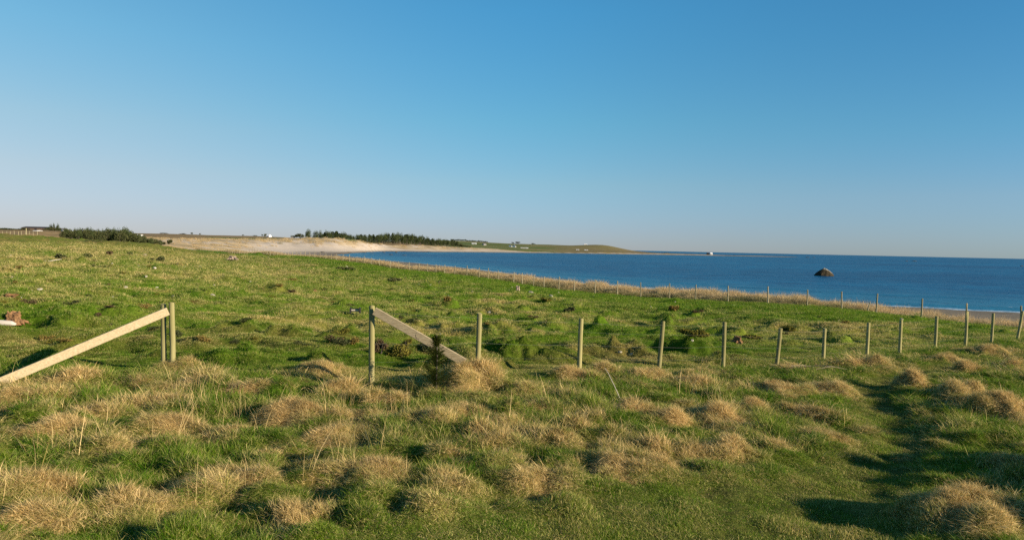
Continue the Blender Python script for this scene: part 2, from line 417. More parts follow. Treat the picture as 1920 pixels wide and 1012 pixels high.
def tag(o, label=None, cat=None, group=None, kind=None):
    if label: o['label'] = label
    if cat: o['category'] = cat
    if group: o['group'] = group
    if kind: o['kind'] = kind
    return o
def empty(name, loc, rz=0.0):
    o = bpy.data.objects.new(name, None)
    o.empty_display_size = 0.3
    o.location = loc; o.rotation_euler = (0, 0, rz)
    return link(o)

class MB:
    def __init__(s): s.v, s.f = [], []
    def box(s, c, size, rot=None, taper=1.0):
        b = len(s.v); M = rot or Matrix.Identity(3)
        for sz in (-1, 1):
            k = taper if sz > 0 else 1
            for sx, sy in ((-1, -1), (1, -1), (1, 1), (-1, 1)):
                s.v.append(Vector(c) + M @ Vector((sx * size[0] / 2 * k, sy * size[1] / 2 * k, sz * size[2] / 2)))
        for q in ((0, 3, 2, 1), (4, 5, 6, 7), (0, 1, 5, 4), (1, 2, 6, 5), (2, 3, 7, 6), (3, 0, 4, 7)):
            s.f.append(tuple(b + i for i in q))
        return s
    def tube(s, pts, rad, n=10, cap=True):
        pts = [Vector(p) for p in pts]
        rad = rad if hasattr(rad, '__len__') else [rad] * len(pts)
        b0 = len(s.v)
        for i, p in enumerate(pts):
            t = (pts[min(i + 1, len(pts) - 1)] - pts[max(i - 1, 0)]).normalized()
            a = t.orthogonal().normalized() if abs(t.z) < .9 else t.cross(Vector((0, 1, 0))).normalized()
            c = t.cross(a)
            for k in range(n):
                w = 2 * math.pi * k / n
                s.v.append(p + (a * math.cos(w) + c * math.sin(w)) * rad[i])
        for i in range(len(pts) - 1):
            for k in range(n):
                s.f.append((b0 + i * n + k, b0 + i * n + (k + 1) % n, b0 + (i + 1) * n + (k + 1) % n, b0 + (i + 1) * n + k))
        if cap:
            s.f.append(tuple(b0 + k for k in range(n))[::-1])
            s.f.append(tuple(b0 + (len(pts) - 1) * n + k for k in range(n)))
        return s
    def build(s, name, mat, parent=None, smooth=False):
        return mesh_obj(name, s.v, s.f, mat, parent, smooth)

# ------------------------------------------------------------------ materials
def new_mat(name):
    m = bpy.data.materials.new(name)
    m.use_nodes = True
    nt = m.node_tree
    bs = nt.nodes['Principled BSDF']
    bs.inputs['Roughness'].default_value = 0.9
    bs.inputs['Specular IOR Level'].default_value = 0.15
    return m, nt, bs
def N(nt, t, **kw):
    n = nt.nodes.new(t)
    for k, v in kw.items():
        if k in n.inputs: n.inputs[k].default_value = v
        else: setattr(n, k, v)
    return n
def noise(nt, scale, detail=4, rough=0.6, vec=None, dist=0.0):
    n = N(nt, 'ShaderNodeTexNoise')
    n.inputs['Scale'].default_value = scale; n.inputs['Detail'].default_value = detail
    n.inputs['Roughness'].default_value = rough; n.inputs['Distortion'].default_value = dist
    if vec: nt.links.new(vec, n.inputs['Vector'])
    return n
def ramp(nt, src, stops):
    r = nt.nodes.new('ShaderNodeValToRGB')
    e = r.color_ramp.elements
    while len(e) > 1: e.remove(e[-1])
    e[0].position = stops[0][0]; e[0].color = tuple(stops[0][1]) + (1,)
    for p, c in stops[1:]:
        x = e.new(p); x.color = tuple(c) + (1,)
    nt.links.new(src, r.inputs[0])
    return r
def mix(nt, a, b, f, mode='MIX'):
    m = nt.nodes.new('ShaderNodeMix'); m.data_type = 'RGBA'; m.blend_type = mode
    for sock, val in ((m.inputs[6], a), (m.inputs[7], b), (m.inputs[0], f)):
        if isinstance(val, (int, float)): sock.default_value = val
        elif isinstance(val, (tuple, list)): sock.default_value = tuple(val) + (1,)
        else: nt.links.new(val, sock)
    return m.outputs[2]
def simple(name, c1, c2, scale=5, rough=.85, bump=0.0, stretch=None, spec=.15):
    m, nt, bs = new_mat(name)
    tc = N(nt, 'ShaderNodeTexCoord')
    vec = tc.outputs['Object']
    if stretch:
        mp = N(nt, 'ShaderNodeMapping'); mp.inputs['Scale'].default_value = stretch
        nt.links.new(vec, mp.inputs[0]); vec = mp.outputs[0]
    n = noise(nt, scale, 5, .65, vec)
    r = ramp(nt, n.outputs[0], [(.3, c1), (.7, c2)])
    oi = N(nt, 'ShaderNodeObjectInfo'); mr = N(nt, 'ShaderNodeMapRange'); mr.inputs[3].default_value = .78; mr.inputs[4].default_value = 1.12
    nt.links.new(oi.outputs['Random'], mr.inputs[0])
    hv = N(nt, 'ShaderNodeHueSaturation'); nt.links.new(mr.outputs[0], hv.inputs['Value']); nt.links.new(r.outputs[0], hv.inputs['Color'])
    nt.links.new(hv.outputs[0], bs.inputs['Base Color'])
    bs.inputs['Roughness'].default_value = rough
    bs.inputs['Specular IOR Level'].default_value = spec
    if bump:
        b = N(nt, 'ShaderNodeBump'); b.inputs['Strength'].default_value = 1; b.inputs['Distance'].default_value = bump
        nt.links.new(n.outputs[0], b.inputs['Height']); nt.links.new(b.outputs[0], bs.inputs['Normal'])
    return m

def ground_mat(name, lo, hi, s1, s2, bump):
    """vertex tint (what grows there) times a fine mottling"""
    m, nt, bs = new_mat(name)
    geo = N(nt, 'ShaderNodeNewGeometry')
    at_ = N(nt, 'ShaderNodeAttribute'); at_.attribute_name = 'tint'
    n1 = noise(nt, s1, 6, .7, geo.outputs['Position'])
    n2 = noise(nt, s2, 5, .7, geo.outputs['Position'])
    r1 = ramp(nt, n1.outputs[0], [(.30, (lo,) * 3), (.70, (hi, hi, hi * .95))])
    r2 = ramp(nt, n2.outputs[0], [(.32, (.7, .72, .72)), (.68, (1.25, 1.2, 1.15))])
    c = mix(nt, at_.outputs['Color'], r1.outputs[0], 1.0, 'MULTIPLY')
    c = mix(nt, c, r2.outputs[0], 1.0, 'MULTIPLY')
    nt.links.new(c, bs.inputs['Base Color'])
    b = N(nt, 'ShaderNodeBump'); b.inputs['Strength'].default_value = 1; b.inputs['Distance'].default_value = bump
    nt.links.new(n1.outputs[0], b.inputs['Height']); nt.links.new(b.outputs[0], bs.inputs['Normal'])
    bs.inputs['Roughness'].default_value = 1
    bs.inputs['Specular IOR Level'].default_value = 0.03
    return m
M_PAST = ground_mat('pasture_turf', .55, 1.35, 7.0, 1.3, .07)
M_FAR = ground_mat('far_turf', .8, 1.18, .06, .5, .25)
M_SAND = ground_mat('sand', .85, 1.12, .35, 3.0, .05)

GREEN = np.array([.095, .170, .012]); OLIVE = np.array([.155, .165, .035]); DRY = np.array([.45, .295, .11]); LUSH = np.array([.070, .155, .010])
STRAW = np.array([.42, .31, .15])

def dryness(x, y):
    """0 green .. 1 straw for whatever grows at x, y"""
    r = np.sqrt(x * x + y * y)
    nd, _ = polydist(x, y, NF)
    sd, al = coast(x, y)
    pd, _ = pathdist(x, y)
    rough = sstep(0.5, -0.5, nd) * sstep(45, 32, r)
    a = .36 + 1.0 * fbm(x * .75, y * .75, 60, 3) + .35 * fbm(x * .18, y * .18, 61, 2)
    a = .5 + .5 * np.tanh((a - .64) * 3.8)
    td = np.zeros(x.shape)
    nn = np.nonzero((r < 40) & (nd < 3))[0] if x.ndim == 1 else None
    if nn is not None and len(nn):
        xs, ys, acc = x[nn], y[nn], np.zeros(len(nn))
        for tx, ty, tr in TDRY:
            q2 = ((xs - tx) ** 2 + (ys - ty) ** 2) / (tr * tr)
            acc = np.maximum(acc, np.exp(-q2 * .8))
        td[nn] = acc
    a = np.clip(np.maximum(a * .85, td * 1.0 + .7 * fbm(x * 1.7, y * 1.7, 67, 4, .6)), 0, 1)
    b = .13 + .75 * fbm(x * .10, y * .25, 62, 5, .6) + .20 * sstep(0, -60, x) * sstep(20, 60, r)
    v = rough * a + (1 - rough) * b
    v = v + (1 - rough) * (.34 * fbm(x * .8, y * 1.1, 66, 4, .6) + .075)
    v = v - .5 * sstep(-14, -2, sd) * sstep(30, 40, y) * sstep(.5, 1, 1 - rough)       # greener along the coast fence
    v = np.where(sd > 0.3, 0.35 + .5 * sstep(1, 5, sd) + .3 * fbm(x * .5, y * .5, 64, 2), v)
    v = v * sstep(.25, .9, np.abs(pd)) + (.26 + .35 * fbm(x * 1.6, y * 1.6, 68, 3)) * (1 - sstep(.25, .9, np.abs(pd)))
    return np.clip(v, 0, 1)

def col_of(px_x, px_y):
    return 960 + px_x / np.maximum(px_y, 1) * FPX

def zones(x, y, z):
    """returns zone id per point and tint; 0 pasture/rough, 1 sand, 2 far fields, 3 path"""
    r = np.sqrt(x * x + y * y)
    sd, al = coast(x, y)
    pd, _ = pathdist(x, y)
    c = 960 + x / np.where(np.abs(y) < 1, 1, y) * FPX
    c = np.where(y < 1, np.where(x < 0, -3000, 5000), c)
    dry = dryness(x, y)[:, None]
    tint = GREEN * (1 - dry) + (DRY * .75) * dry
    lush = sstep(.1, .5, fbm(x * .3, y * .3, 70, 3))[:, None] * (1 - dry)
    tint = tint * (1 - .6 * lush) + LUSH * .6 * lush
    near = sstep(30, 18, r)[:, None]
    tint = tint * (1 - .45 * near)          # ground tint darkens towards the viewer, where the blades are modelled one by one
    zone = np.zeros(len(x), int)
    nz = fbm(x / 9, y / 9, 80, 3)
    # beach by the near coast
    lowland = (z < 1.55 + .35 * nz) & (sd > 5)
    zone[lowland] = 1
    # everything beyond the end of the fence
    beyond = (r > 262 + 20 * nz) | ((al > 250) & (sd > -20))
    duneband = beyond & (y > 150) & (y < 1020)
    sand_c = np.array([.54, .45, .365]); wet = np.array([.19, .16, .125]); dune_c = np.array([.46, .345, .20])
    t = sstep(.1, 1.5, z + .35 * nz)[:, None]
    st = wet * (1 - t) + sand_c * t
    # dune grass on the crests and landward
    dn = fbm(x / 16, y / 26, 83, 4)
    dg = sstep(-.15, .35, dn + (z - 7.2) * .12)
    left = sstep(500, 440, c)
    dg = np.maximum(dg * sstep(3.0, 7.5, z), left * sstep(.0, .25, dn + .3))
    dg = np.maximum(dg, sstep(690, 760, c) * sstep(1.6, 3.0, z) * sstep(-.5, .1, dn))
    dg = dg[:, None]
    duneT = st * (1 - dg) + (dune_c * (1 - .35 * sstep(-.1, .5, fbm(x / 30, y / 30, 84, 3)))[:, None]) * dg
    m = duneband & (c > 260) & (c < 1300)
    zone[m] = 1
    tint = np.where((zone == 1)[:, None], duneT, tint)
    mud = (np.array([.10, .075, .05]) * np.ones((len(x), 3)))
    kelp = sstep(.12, .38, fbm(x / 7, y / 20, 86, 3)) * sstep(-.3, -.05, z) * sstep(.75, .4, z) * (y > 400)
    tint = np.where((zone == 1)[:, None], tint * (1 - kelp[:, None]) + mud * kelp[:, None], tint)
    # far fields
    crest = np.interp(c, [250, 380, 480, 560, 600, 660, 700, 780, 850, 900, 950, 1050, 1140, 1200, 1300, 1500],
                      [380, 600, 640, 655, 660, 700, 800, 875, 960, 1010, 1030, 1080, 1180, 1230, 1345, 1460])
    ff = beyond & (((y > crest + 12 * nz) & (c > 255)) | (c <= 255) | (y < 1))
    ff &= z > .3
    zone[ff] = 2
    brown = np.array([.235, .165, .085]); fgreen = np.array([.115, .145, .045]); fol = np.array([.20, .175, .075])
    strips = sstep(-.04, .04, vnoise(x / 420, y / 160, 90))[:, None]
    f1 = brown * strips + brown * 1.12 * (1 - strips)
    gr = sstep(.0, .2, fbm(x / 160, y / 70, 91, 2) + .0)[:, None]
    f2 = fgreen * (1 - gr) + fol * gr
    gsel = sstep(780, 870, c)[:, None]
    ft = f1 * (1 - gsel) + f2 * gsel
    ft = ft * (1 - .8 * sstep(1010, 1080, c)[:, None]) + np.array([.21, .165, .075]) * .8 * sstep(1010, 1080, c)[:, None]
    gp = (sstep(380, 400, c) * sstep(700, 640, c) * sstep(1000, 930, y + 30 * nz))[:, None]
    ft = ft * (1 - gp) + fgreen * gp
    hedge = (sstep(300, 420, c) * sstep(500, 420, c) * sstep(.1, .25, fbm(x / 12, y / 40, 92, 3)))[:, None]
    ft = ft * (1 - .4 * hedge) + np.array([.07, .08, .03]) * .4 * hedge
    right = sstep(1130, 1230, c)[:, None]
    ft = ft * (1 - right) + (np.array([.24, .19, .12]) * .9) * right
    hd = sstep(1000, 1100, c)[:, None] * sstep(12, 4, z)[:, None]
    ft = ft * (1 - .6 * hd) + np.array([.20, .155, .08]) * .6 * hd
    tint = np.where((zone == 2)[:, None], ft, tint)
    # land left of the pasture behind the ridge: rough brownish heath
    path = (np.abs(pd) < .42 + .12 * vnoise(x * 2.2, y * 2.2, 95)) & (r < 32)
    zone[path & (zone == 0)] = 3
    pt = np.array([.11, .125, .026]) * (1 - .3 * near) + 0 * tint
    pt = pt + .07 * sstep(.1, .5, fbm(x * 1.4, y * 1.4, 96, 3))[:, None] * np.array([1, .7, .3])
    tint = np.where((zone == 3)[:, None], pt, tint)
    return zone, tint

# ------------------------------------------------------------------ ground: one polar sheet, cut into its kinds of cover
def polar_axes():
    az = np.concatenate([np.linspace(-180, -56, 60, endpoint=False), np.arange(-56, 48, .25), np.linspace(48, 180, 64, endpoint=False)])
    r = [0.4]
    while r[-1] < 4000:
        x = r[-1]
        r.append(x * (1.016 if x < 4 else 1.0065 if x < 45 else 1.008 if x < 260 else 1.012) if x > 2 else x + .12)
    return np.radians(az), np.array(r)
AZ, RAD = polar_axes()
nA, nR = len(AZ), len(RAD)
gr_, ga_ = np.meshgrid(RAD, AZ, indexing='ij')
GX, GY = (gr_ * np.sin(ga_)).ravel(), (gr_ * np.cos(ga_)).ravel()
GZ = z_ground(GX, GY)
ZONE, TINT = zones(GX, GY, GZ)
idx = np.arange(nR * nA).reshape(nR, nA)
q = np.stack([idx[:-1, :], np.roll(idx, -1, 1)[:-1, :], np.roll(idx, -1, 1)[1:, :], idx[1:, :]], -1).reshape(-1, 4)
q = q[:, ::-1]
q = q[GZ[q].max(1) > -3.5]                     # the sea bed further down is never seen
fz = ZONE[q[:, 0]]
def cut(zone, name, mat, label):
    f = q[fz == zone]
    used, inv = np.unique(f, return_inverse=True)
    me = np_mesh(name, np.stack([GX[used], GY[used], GZ[used]], -1), inv.reshape(-1, 4))
    a = me.color_attributes.new('tint', 'FLOAT_COLOR', 'POINT')
    a.data.foreach_set('color', np.concatenate([TINT[used], np.ones((len(used), 1))], 1).astype(np.float32).ravel())
    me.materials.append(mat)
    o = link(bpy.data.objects.new(name, me))
    tag(o, label, None, None, 'structure')
    return o
cut(0, 'ground', M_PAST, 'uneven green pasture and rough ground falling gently towards the bay')
cut(1, 'beach', M_SAND, 'pale sand beach and dunes curving round the bay')
cut(2, 'far_fields', M_FAR, 'low brown and green fields on the far shore and headland')
cut(3, 'path', M_PAST, 'trodden path of short green grass winding through the tussocks')
# small cap right under the camera
cap_n = 96
mcap = [(0, 0, float(z_ground(np.array([0.0]), np.array([0.0]))[0]))] + [(GX[i], GY[i], GZ[i]) for i in idx[0, :]]
oc = mesh_obj('ground', mcap, [(0, 1 + (i + 1) % nA, 1 + i) for i in range(nA)], M_PAST)
tag(oc, 'patch of ground below the viewpoint', None, None, 'structure')

# ------------------------------------------------------------------ sea
def sea_mat():
    m, nt, bs = new_mat('sea_water')
    geo = N(nt, 'ShaderNodeNewGeometry')
    dep = N(nt, 'ShaderNodeAttribute'); dep.attribute_name = 'depth'
    mp = N(nt, 'ShaderNodeMapping'); mp.inputs['Scale'].default_value = (.40, .62, 1.0)
    mp.inputs['Rotation'].default_value = (0, 0, R(-12))
    nt.links.new(geo.outputs['Position'], mp.inputs[0])
    big = noise(nt, .012, 4, .6, mp.outputs[0])
    med = noise(nt, .18, 5, .65, mp.outputs[0])
    fine = noise(nt, .9, 5, .7, mp.outputs[0])
    deepc = ramp(nt, big.outputs[0], [(.38, (.0005, .050, .128)), (.62, (.001, .085, .185))])
    rp = ramp(nt, med.outputs[0], [(.36, (.5, .62, .72)), (.64, (1.6, 1.4, 1.25))])
    rf = ramp(nt, fine.outputs[0], [(.35, (.9, .9, .92)), (.65, (1.1, 1.1, 1.08))])
    c = mix(nt, deepc.outputs[0], rp.outputs[0], 1, 'MULTIPLY')
    c = mix(nt, c, rf.outputs[0], 1, 'MULTIPLY')
    sh = N(nt, 'ShaderNodeMapRange'); sh.inputs[1].default_value = 2.1; sh.inputs[2].default_value = .1
    sh.inputs[3].default_value = 0; sh.inputs[4].default_value = .75
    nt.links.new(dep.outputs['Fac'], sh.inputs[0])
    c = mix(nt, c, (.030, .17, .25), sh.outputs[0])
    # thin broken lines of foam running in at the edge
    fo = N(nt, 'ShaderNodeAttribute'); fo.attribute_name = 'foam'
    fn = noise(nt, .35, 5, .7, geo.outputs['Position'])
    ad = N(nt, 'ShaderNodeMath', operation='ADD'); nt.links.new(fo.outputs['Fac'], ad.inputs[0]); nt.links.new(fn.outputs[0], ad.inputs[1])
    fr = N(nt, 'ShaderNodeMapRange'); fr.inputs[1].default_value = .93; fr.inputs[2].default_value = 1.15
    nt.links.new(ad.outputs[0], fr.inputs[0])
    c = mix(nt, c, (.62, .66, .68), fr.outputs[0])
    nt.links.new(c, bs.inputs['Base Color'])
    bs.inputs['Roughness'].default_value = .32
    bs.inputs['IOR'].default_value = 1.33
    bs.inputs['Specular IOR Level'].default_value = .06
    b = N(nt, 'ShaderNodeBump'); b.inputs['Strength'].default_value = 1; b.inputs['Distance'].default_value = .10
    nt.links.new(fine.outputs[0], b.inputs['Height'])
    b2 = N(nt, 'ShaderNodeBump'); b2.inputs['Strength'].default_value = 1; b2.inputs['Distance'].default_value = .7
    nt.links.new(med.outputs[0], b2.inputs['Height']); nt.links.new(b.outputs[0], b2.inputs['Normal'])
    nt.links.new(b2.outputs[0], bs.inputs['Normal'])
    return m
M_SEA = sea_mat()
sa = np.radians(np.concatenate([np.arange(-40, 42, .25), np.arange(42, 150, 3.0)]))
sr = [40.0]
while sr[-1] < 40000: sr.append(sr[-1] * (1.0075 if sr[-1] < 1700 else 1.06))
sr = np.array(sr)
g1, g2 = np.meshgrid(sr, sa, indexing='ij')
SX, SY = (g1 * np.sin(g2)).ravel(), (g1 * np.cos(g2)).ravel()
depth = -z_base(SX, SY)
depth = np.where(g1.ravel() > 4000, 5, depth)
rr_ = g1.ravel()
phase = depth * 7.5 + .9 * fbm(SX / 30, SY / 30, 7, 2)
ridge = np.clip(np.sin(phase), 0, 1) ** 6
shoal = sstep(1.7, .5, depth) * sstep(-.05, .1, depth)
foam = .30 * ridge * shoal + .55 * sstep(.14, .02, depth) * sstep(-.2, 0, depth) + .20 * fbm(SX / 14, SY / 14, 17, 3) * shoal
foam = foam * sstep(620, 450, rr_)
SZ = sstep(1500, 600, rr_) * (.05 * fbm(SX / 11, SY / 7, 19, 3)) + .22 * ridge * shoal * sstep(700, 400, rr_)
si = np.arange(len(SX)).reshape(len(sr), len(sa))
sq = np.stack([si[:-1, :-1], si[1:, :-1], si[1:, 1:], si[:-1, 1:]], -1).reshape(-1, 4)[:, ::-1]
sq = sq[depth[sq].max(1) > -1.2]
me = np_mesh('sea', np.stack([SX, SY, SZ], -1), sq)
for nm, arr in (('depth', depth), ('foam', foam)):
    a = me.attributes.new(nm, 'FLOAT', 'POINT'); a.data.foreach_set('value', arr.astype(np.float32))
me.materials.append(M_SEA)
sea = link(bpy.data.objects.new('sea', me))
tag(sea, 'deep blue rippled bay opening to the sea horizon', None, None, 'structure')

# ------------------------------------------------------------------ grass
def grass_mat(name, green, dry, transl=.35):
    m, nt, bs = new_mat(name)
    nt.nodes.remove(bs)
    out = nt.nodes['Material Output']
    ins = N(nt, 'ShaderNodeAttribute'); ins.attribute_type = 'INSTANCER'; ins.attribute_name = 'dry'
    bl = N(nt, 'ShaderNodeAttribute'); bl.attribute_name = 'rnd'
    oi = N(nt, 'ShaderNodeObjectInfo')
    # per-blade variation shifts the mix of green and straw
    s = N(nt, 'ShaderNodeMath', operation='MULTIPLY_ADD')
    nt.links.new(bl.outputs['Fac'], s.inputs[0]); s.inputs[1].default_value = .5; nt.links.new(ins.outputs['Fac'], s.inputs[2])
    s2 = N(nt, 'ShaderNodeMapRange'); s2.inputs[1].default_value = .30; s2.inputs[2].default_value = 1.0
    nt.links.new(s.outputs[0], s2.inputs[0])
    g = mix(nt, green[0], green[1], oi.outputs['Random'])
    d = mix(nt, dry[0], dry[1], bl.outputs['Fac'])
    c = mix(nt, g, d, s2.outputs[0])
    v = N(nt, 'ShaderNodeMapRange'); v.inputs[3].default_value = .72; v.inputs[4].default_value = 1.25
    nt.links.new(bl.outputs['Fac'], v.inputs[0])
    hv = N(nt, 'ShaderNodeHueSaturation'); nt.links.new(v.outputs[0], hv.inputs['Value']); nt.links.new(c, hv.inputs['Color'])
    df = N(nt, 'ShaderNodeBsdfDiffuse'); tr = N(nt, 'ShaderNodeBsdfTranslucent')
    nt.links.new(hv.outputs[0], df.inputs[0]); nt.links.new(hv.outputs[0], tr.inputs[0])
    mx = N(nt, 'ShaderNodeMixShader'); mx.inputs[0].default_value = transl
    nt.links.new(df.outputs[0], mx.inputs[1]); nt.links.new(tr.outputs[0], mx.inputs[2])
    nt.links.new(mx.outputs[0], out.inputs[0])
    return m
M_GRASS = grass_mat('grass_blades', [(.062, .190, .006), (.155, .225, .014)], [(.46, .315, .10), (.80, .585, .28)])
M_REED = grass_mat('shore_grass', [(.11, .15, .03), (.18, .17, .05)], [(.46, .32, .14), (.66, .50, .29)])

def blades(n, rad, hmin, hmax, wid, lean, curl, seg=3, outward=0.0, seed=0, comb=(0, 0)):
    """n bent tapering blades rooted in a disc; outward > 0 makes them fall away from the middle"""
    g = np.random.default_rng(seed)
    rr = rad * np.sqrt(g.random(n)); th = g.random(n) * 2 * np.pi
    bx, by = rr * np.cos(th), rr * np.sin(th)
    h = g.uniform(hmin, hmax, n) * (1 - .25 * (rr / max(rad, 1e-6)) ** 2)
    az = np.where(g.random(n) < outward, th + g.normal(0, .5, n), g.random(n) * 2 * np.pi)
    dx, dy = np.cos(az) + comb[0], np.sin(az) + comb[1]
    L = np.sqrt(dx * dx + dy * dy) + 1e-9; dx /= L; dy /= L
    ln = lean * (0.4 + g.random(n)); cu = curl * (0.4 + g.random(n))
    w = wid * g.uniform(.7, 1.3, n)
    fa = g.random(n) * np.pi
    V, F = [], []
    rnd = g.random(n)
    ts = np.linspace(0, 1, seg + 1)
    px, pz = np.zeros(n), np.zeros(n)
    P = []
    for k, t in enumerate(ts):
        if k:
            ang = ln + cu * (t - .5 / seg)
            px = px + np.sin(ang) * h / seg; pz = pz + np.cos(ang) * h / seg
        P.append((bx + dx * px, by + dy * px, pz.copy()))
    wx, wy = np.cos(fa), np.sin(fa)
    nv = 2 * seg + 1
    A = np.zeros((n, nv, 3))
    for k in range(seg):
        ww = w * (1 - .75 * (k / seg) ** 1.4) / 2
        X, Y, Z = P[k]
        A[:, 2 * k] = np.stack([X - wx * ww, Y - wy * ww, Z], -1)
        A[:, 2 * k + 1] = np.stack([X + wx * ww, Y + wy * ww, Z], -1)
    A[:, -1] = np.stack(P[-1], -1)
    tri = []
    for k in range(seg - 1):
        a, b, c, d = 2 * k, 2 * k + 1, 2 * k + 3, 2 * k + 2
        tri += [(a, b, c), (a, c, d)]
    tri.append((2 * seg - 2, 2 * seg - 1, 2 * seg))
    T = (np.array(tri)[None] + (np.arange(n) * nv)[:, None, None]).reshape(-1, 3)
    return A.reshape(-1, 3), T, np.repeat(rnd, nv)

def proto(name, parts, mat, coll):
    V, T, Q, o = [], [], [], 0
    for v, t, r_ in parts:
        V.append(v); T.append(t + o); Q.append(r_); o += len(v)
    me = np_mesh(name, np.concatenate(V), np.concatenate(T), smooth=False)
    a = me.attributes.new('rnd', 'FLOAT', 'POINT'); a.data.foreach_set('value', np.concatenate(Q).astype(np.float32))
    me.materials.append(mat)
    ob = bpy.data.objects.new(name, me)
    coll.objects.link(ob)
    return ob

def scatter(name, label, coll, P, rot, scl, dry, idxs):
    """one object of countless plants: points carrying turn, size and dryness, instanced by geometry nodes"""
    me = bpy.data.meshes.new(name)
    me.vertices.add(len(P)); me.vertices.foreach_set('co', P.astype(np.float32).ravel())
    for nm, arr, ty in (('rot', rot, 'FLOAT_VECTOR'), ('scl', scl, 'FLOAT_VECTOR'), ('dry', dry, 'FLOAT'), ('pick', idxs, 'INT')):
        a = me.attributes.new(nm, ty, 'POINT')
        if ty == 'FLOAT_VECTOR': a.data.foreach_set('vector', arr.astype(np.float32).ravel())
        elif ty == 'FLOAT': a.data.foreach_set('value', arr.astype(np.float32))
        else: a.data.foreach_set('value', arr.astype(np.int32))
    o = link(bpy.data.objects.new(name, me))
    tag(o, label, None, None, 'stuff')
    ng = bpy.data.node_groups.new(name, 'GeometryNodeTree')
    ng.interface.new_socket('Geometry', in_out='INPUT', socket_type='NodeSocketGeometry')
    ng.interface.new_socket('Geometry', in_out='OUTPUT', socket_type='NodeSocketGeometry')
    gi, go = ng.nodes.new('NodeGroupInput'), ng.nodes.new('NodeGroupOutput')
    ci = ng.nodes.new('GeometryNodeCollectionInfo'); ci.inputs['Collection'].default_value = coll
    ci.inputs['Separate Children'].default_value = True; ci.inputs['Reset Children'].default_value = True
    ip = ng.nodes.new('GeometryNodeInstanceOnPoints'); ip.inputs['Pick Instance'].default_value = True
    def attr(nm, ty):
        a = ng.nodes.new('GeometryNodeInputNamedAttribute'); a.data_type = ty; a.inputs['Name'].default_value = nm
        return a.outputs['Attribute']
    L = ng.links
    L.new(gi.outputs[0], ip.inputs['Points']); L.new(ci.outputs[0], ip.inputs['Instance'])
    L.new(attr('pick', 'INT'), ip.inputs['Instance Index'])
    er = ng.nodes.new('FunctionNodeEulerToRotation'); L.new(attr('rot', 'FLOAT_VECTOR'), er.inputs[0]); L.new(er.outputs[0], ip.inputs['Rotation'])
    L.new(attr('scl', 'FLOAT_VECTOR'), ip.inputs['Scale'])
    L.new(ip.outputs[0], go.inputs[0])
    md = o.modifiers.new('scatter', 'NODES'); md.node_group = ng
    return o

def slope_rot(x, y, g, follow=.8, comb=False):
    e = .12
    zx = (z_ground(x + e, y) - z_ground(x - e, y)) / (2 * e)
    zy = (z_ground(x, y + e) - z_ground(x, y - e)) / (2 * e)
    out = np.zeros((len(x), 3))
    spin = g.random(len(x)) * 2 * np.pi
    if comb: spin = 3.6 + 1.5 * vnoise(x * .5, y * .5, 97) + g.normal(0, .55, len(x))
    for i in range(len(x)):
        n = Vector((-zx[i] * follow, -zy[i] * follow, 1)).normalized()
        qn = Vector((0, 0, 1)).rotation_difference(n)
        out[i] = (qn.to_matrix() @ Matrix.Rotation(spin[i], 3, 'Z')).to_euler()
    return out

def logpolar(n, r0, r1, a0, a1, g):
    r = np.exp(g.uniform(np.log(r0), np.log(r1), n)); a = g.uniform(R(a0), R(a1), n)
    return r * np.sin(a), r * np.cos(a), r

# short turf: grazed pasture and path
C_TURF = bpy.data.collections.new('turf_kinds')
for k in range(5):
    proto('turf_%d' % k, [blades(74, .18, .03, .085, .0065, .35, .9, 2, 0, 100 + k)], M_GRASS, C_TURF)
for k in range(5, 9):
    proto('turf_%d' % k, [blades(110, .19, .02, .07, .0052, .45, 1.1, 2, 0, 100 + k)], M_GRASS, C_TURF)
g = np.random.default_rng(21)
x, y, r = logpolar(160000, 3.2, 150, -47, 45, g)
nd, _ = polydist(x, y, NF); sd, al = coast(x, y); pd, _ = pathdist(x, y)
keep = (((nd > -.4) & (sd < 1.0)) | (np.abs(pd) < .75)) & (z_base(x, y) > 1.2)
x, y, r, pd = x[keep], y[keep], r[keep], pd[keep]
z = z_ground(x, y)
s = np.clip(r / 20, .8, 6) * g.uniform(.7, 1.3, len(x))
hgt = (np.clip(r / 26, .9, 2.0)) * (.7 + .9 * sstep(-.2, .5, fbm(x * .7, y * .7, 33, 3))) * g.uniform(.6, 1.4, len(x))
hgt *= np.where(np.abs(pd) < .9, .5 + 1.3 * sstep(-.25, .45, fbm(x * 1.9, y * 1.9, 113, 3)), 1)
hgt = np.where(np.abs(pd) < .7, hgt * .75, hgt)
rot = slope_rot(x, y, g)
dv = np.clip(dryness(x, y) * .85 + g.normal(0, .10, len(x)) * sstep(100, 12, r), 0, 1)
scatter('pasture_grass', 'short grazed grass covering the pasture and the path', C_TURF, np.stack([x, y, z - .01], -1), rot, np.stack([s, s, hgt], -1), dv, np.where(r < 24, g.integers(5, 9, len(x)), g.integers(0, 5, len(x))))

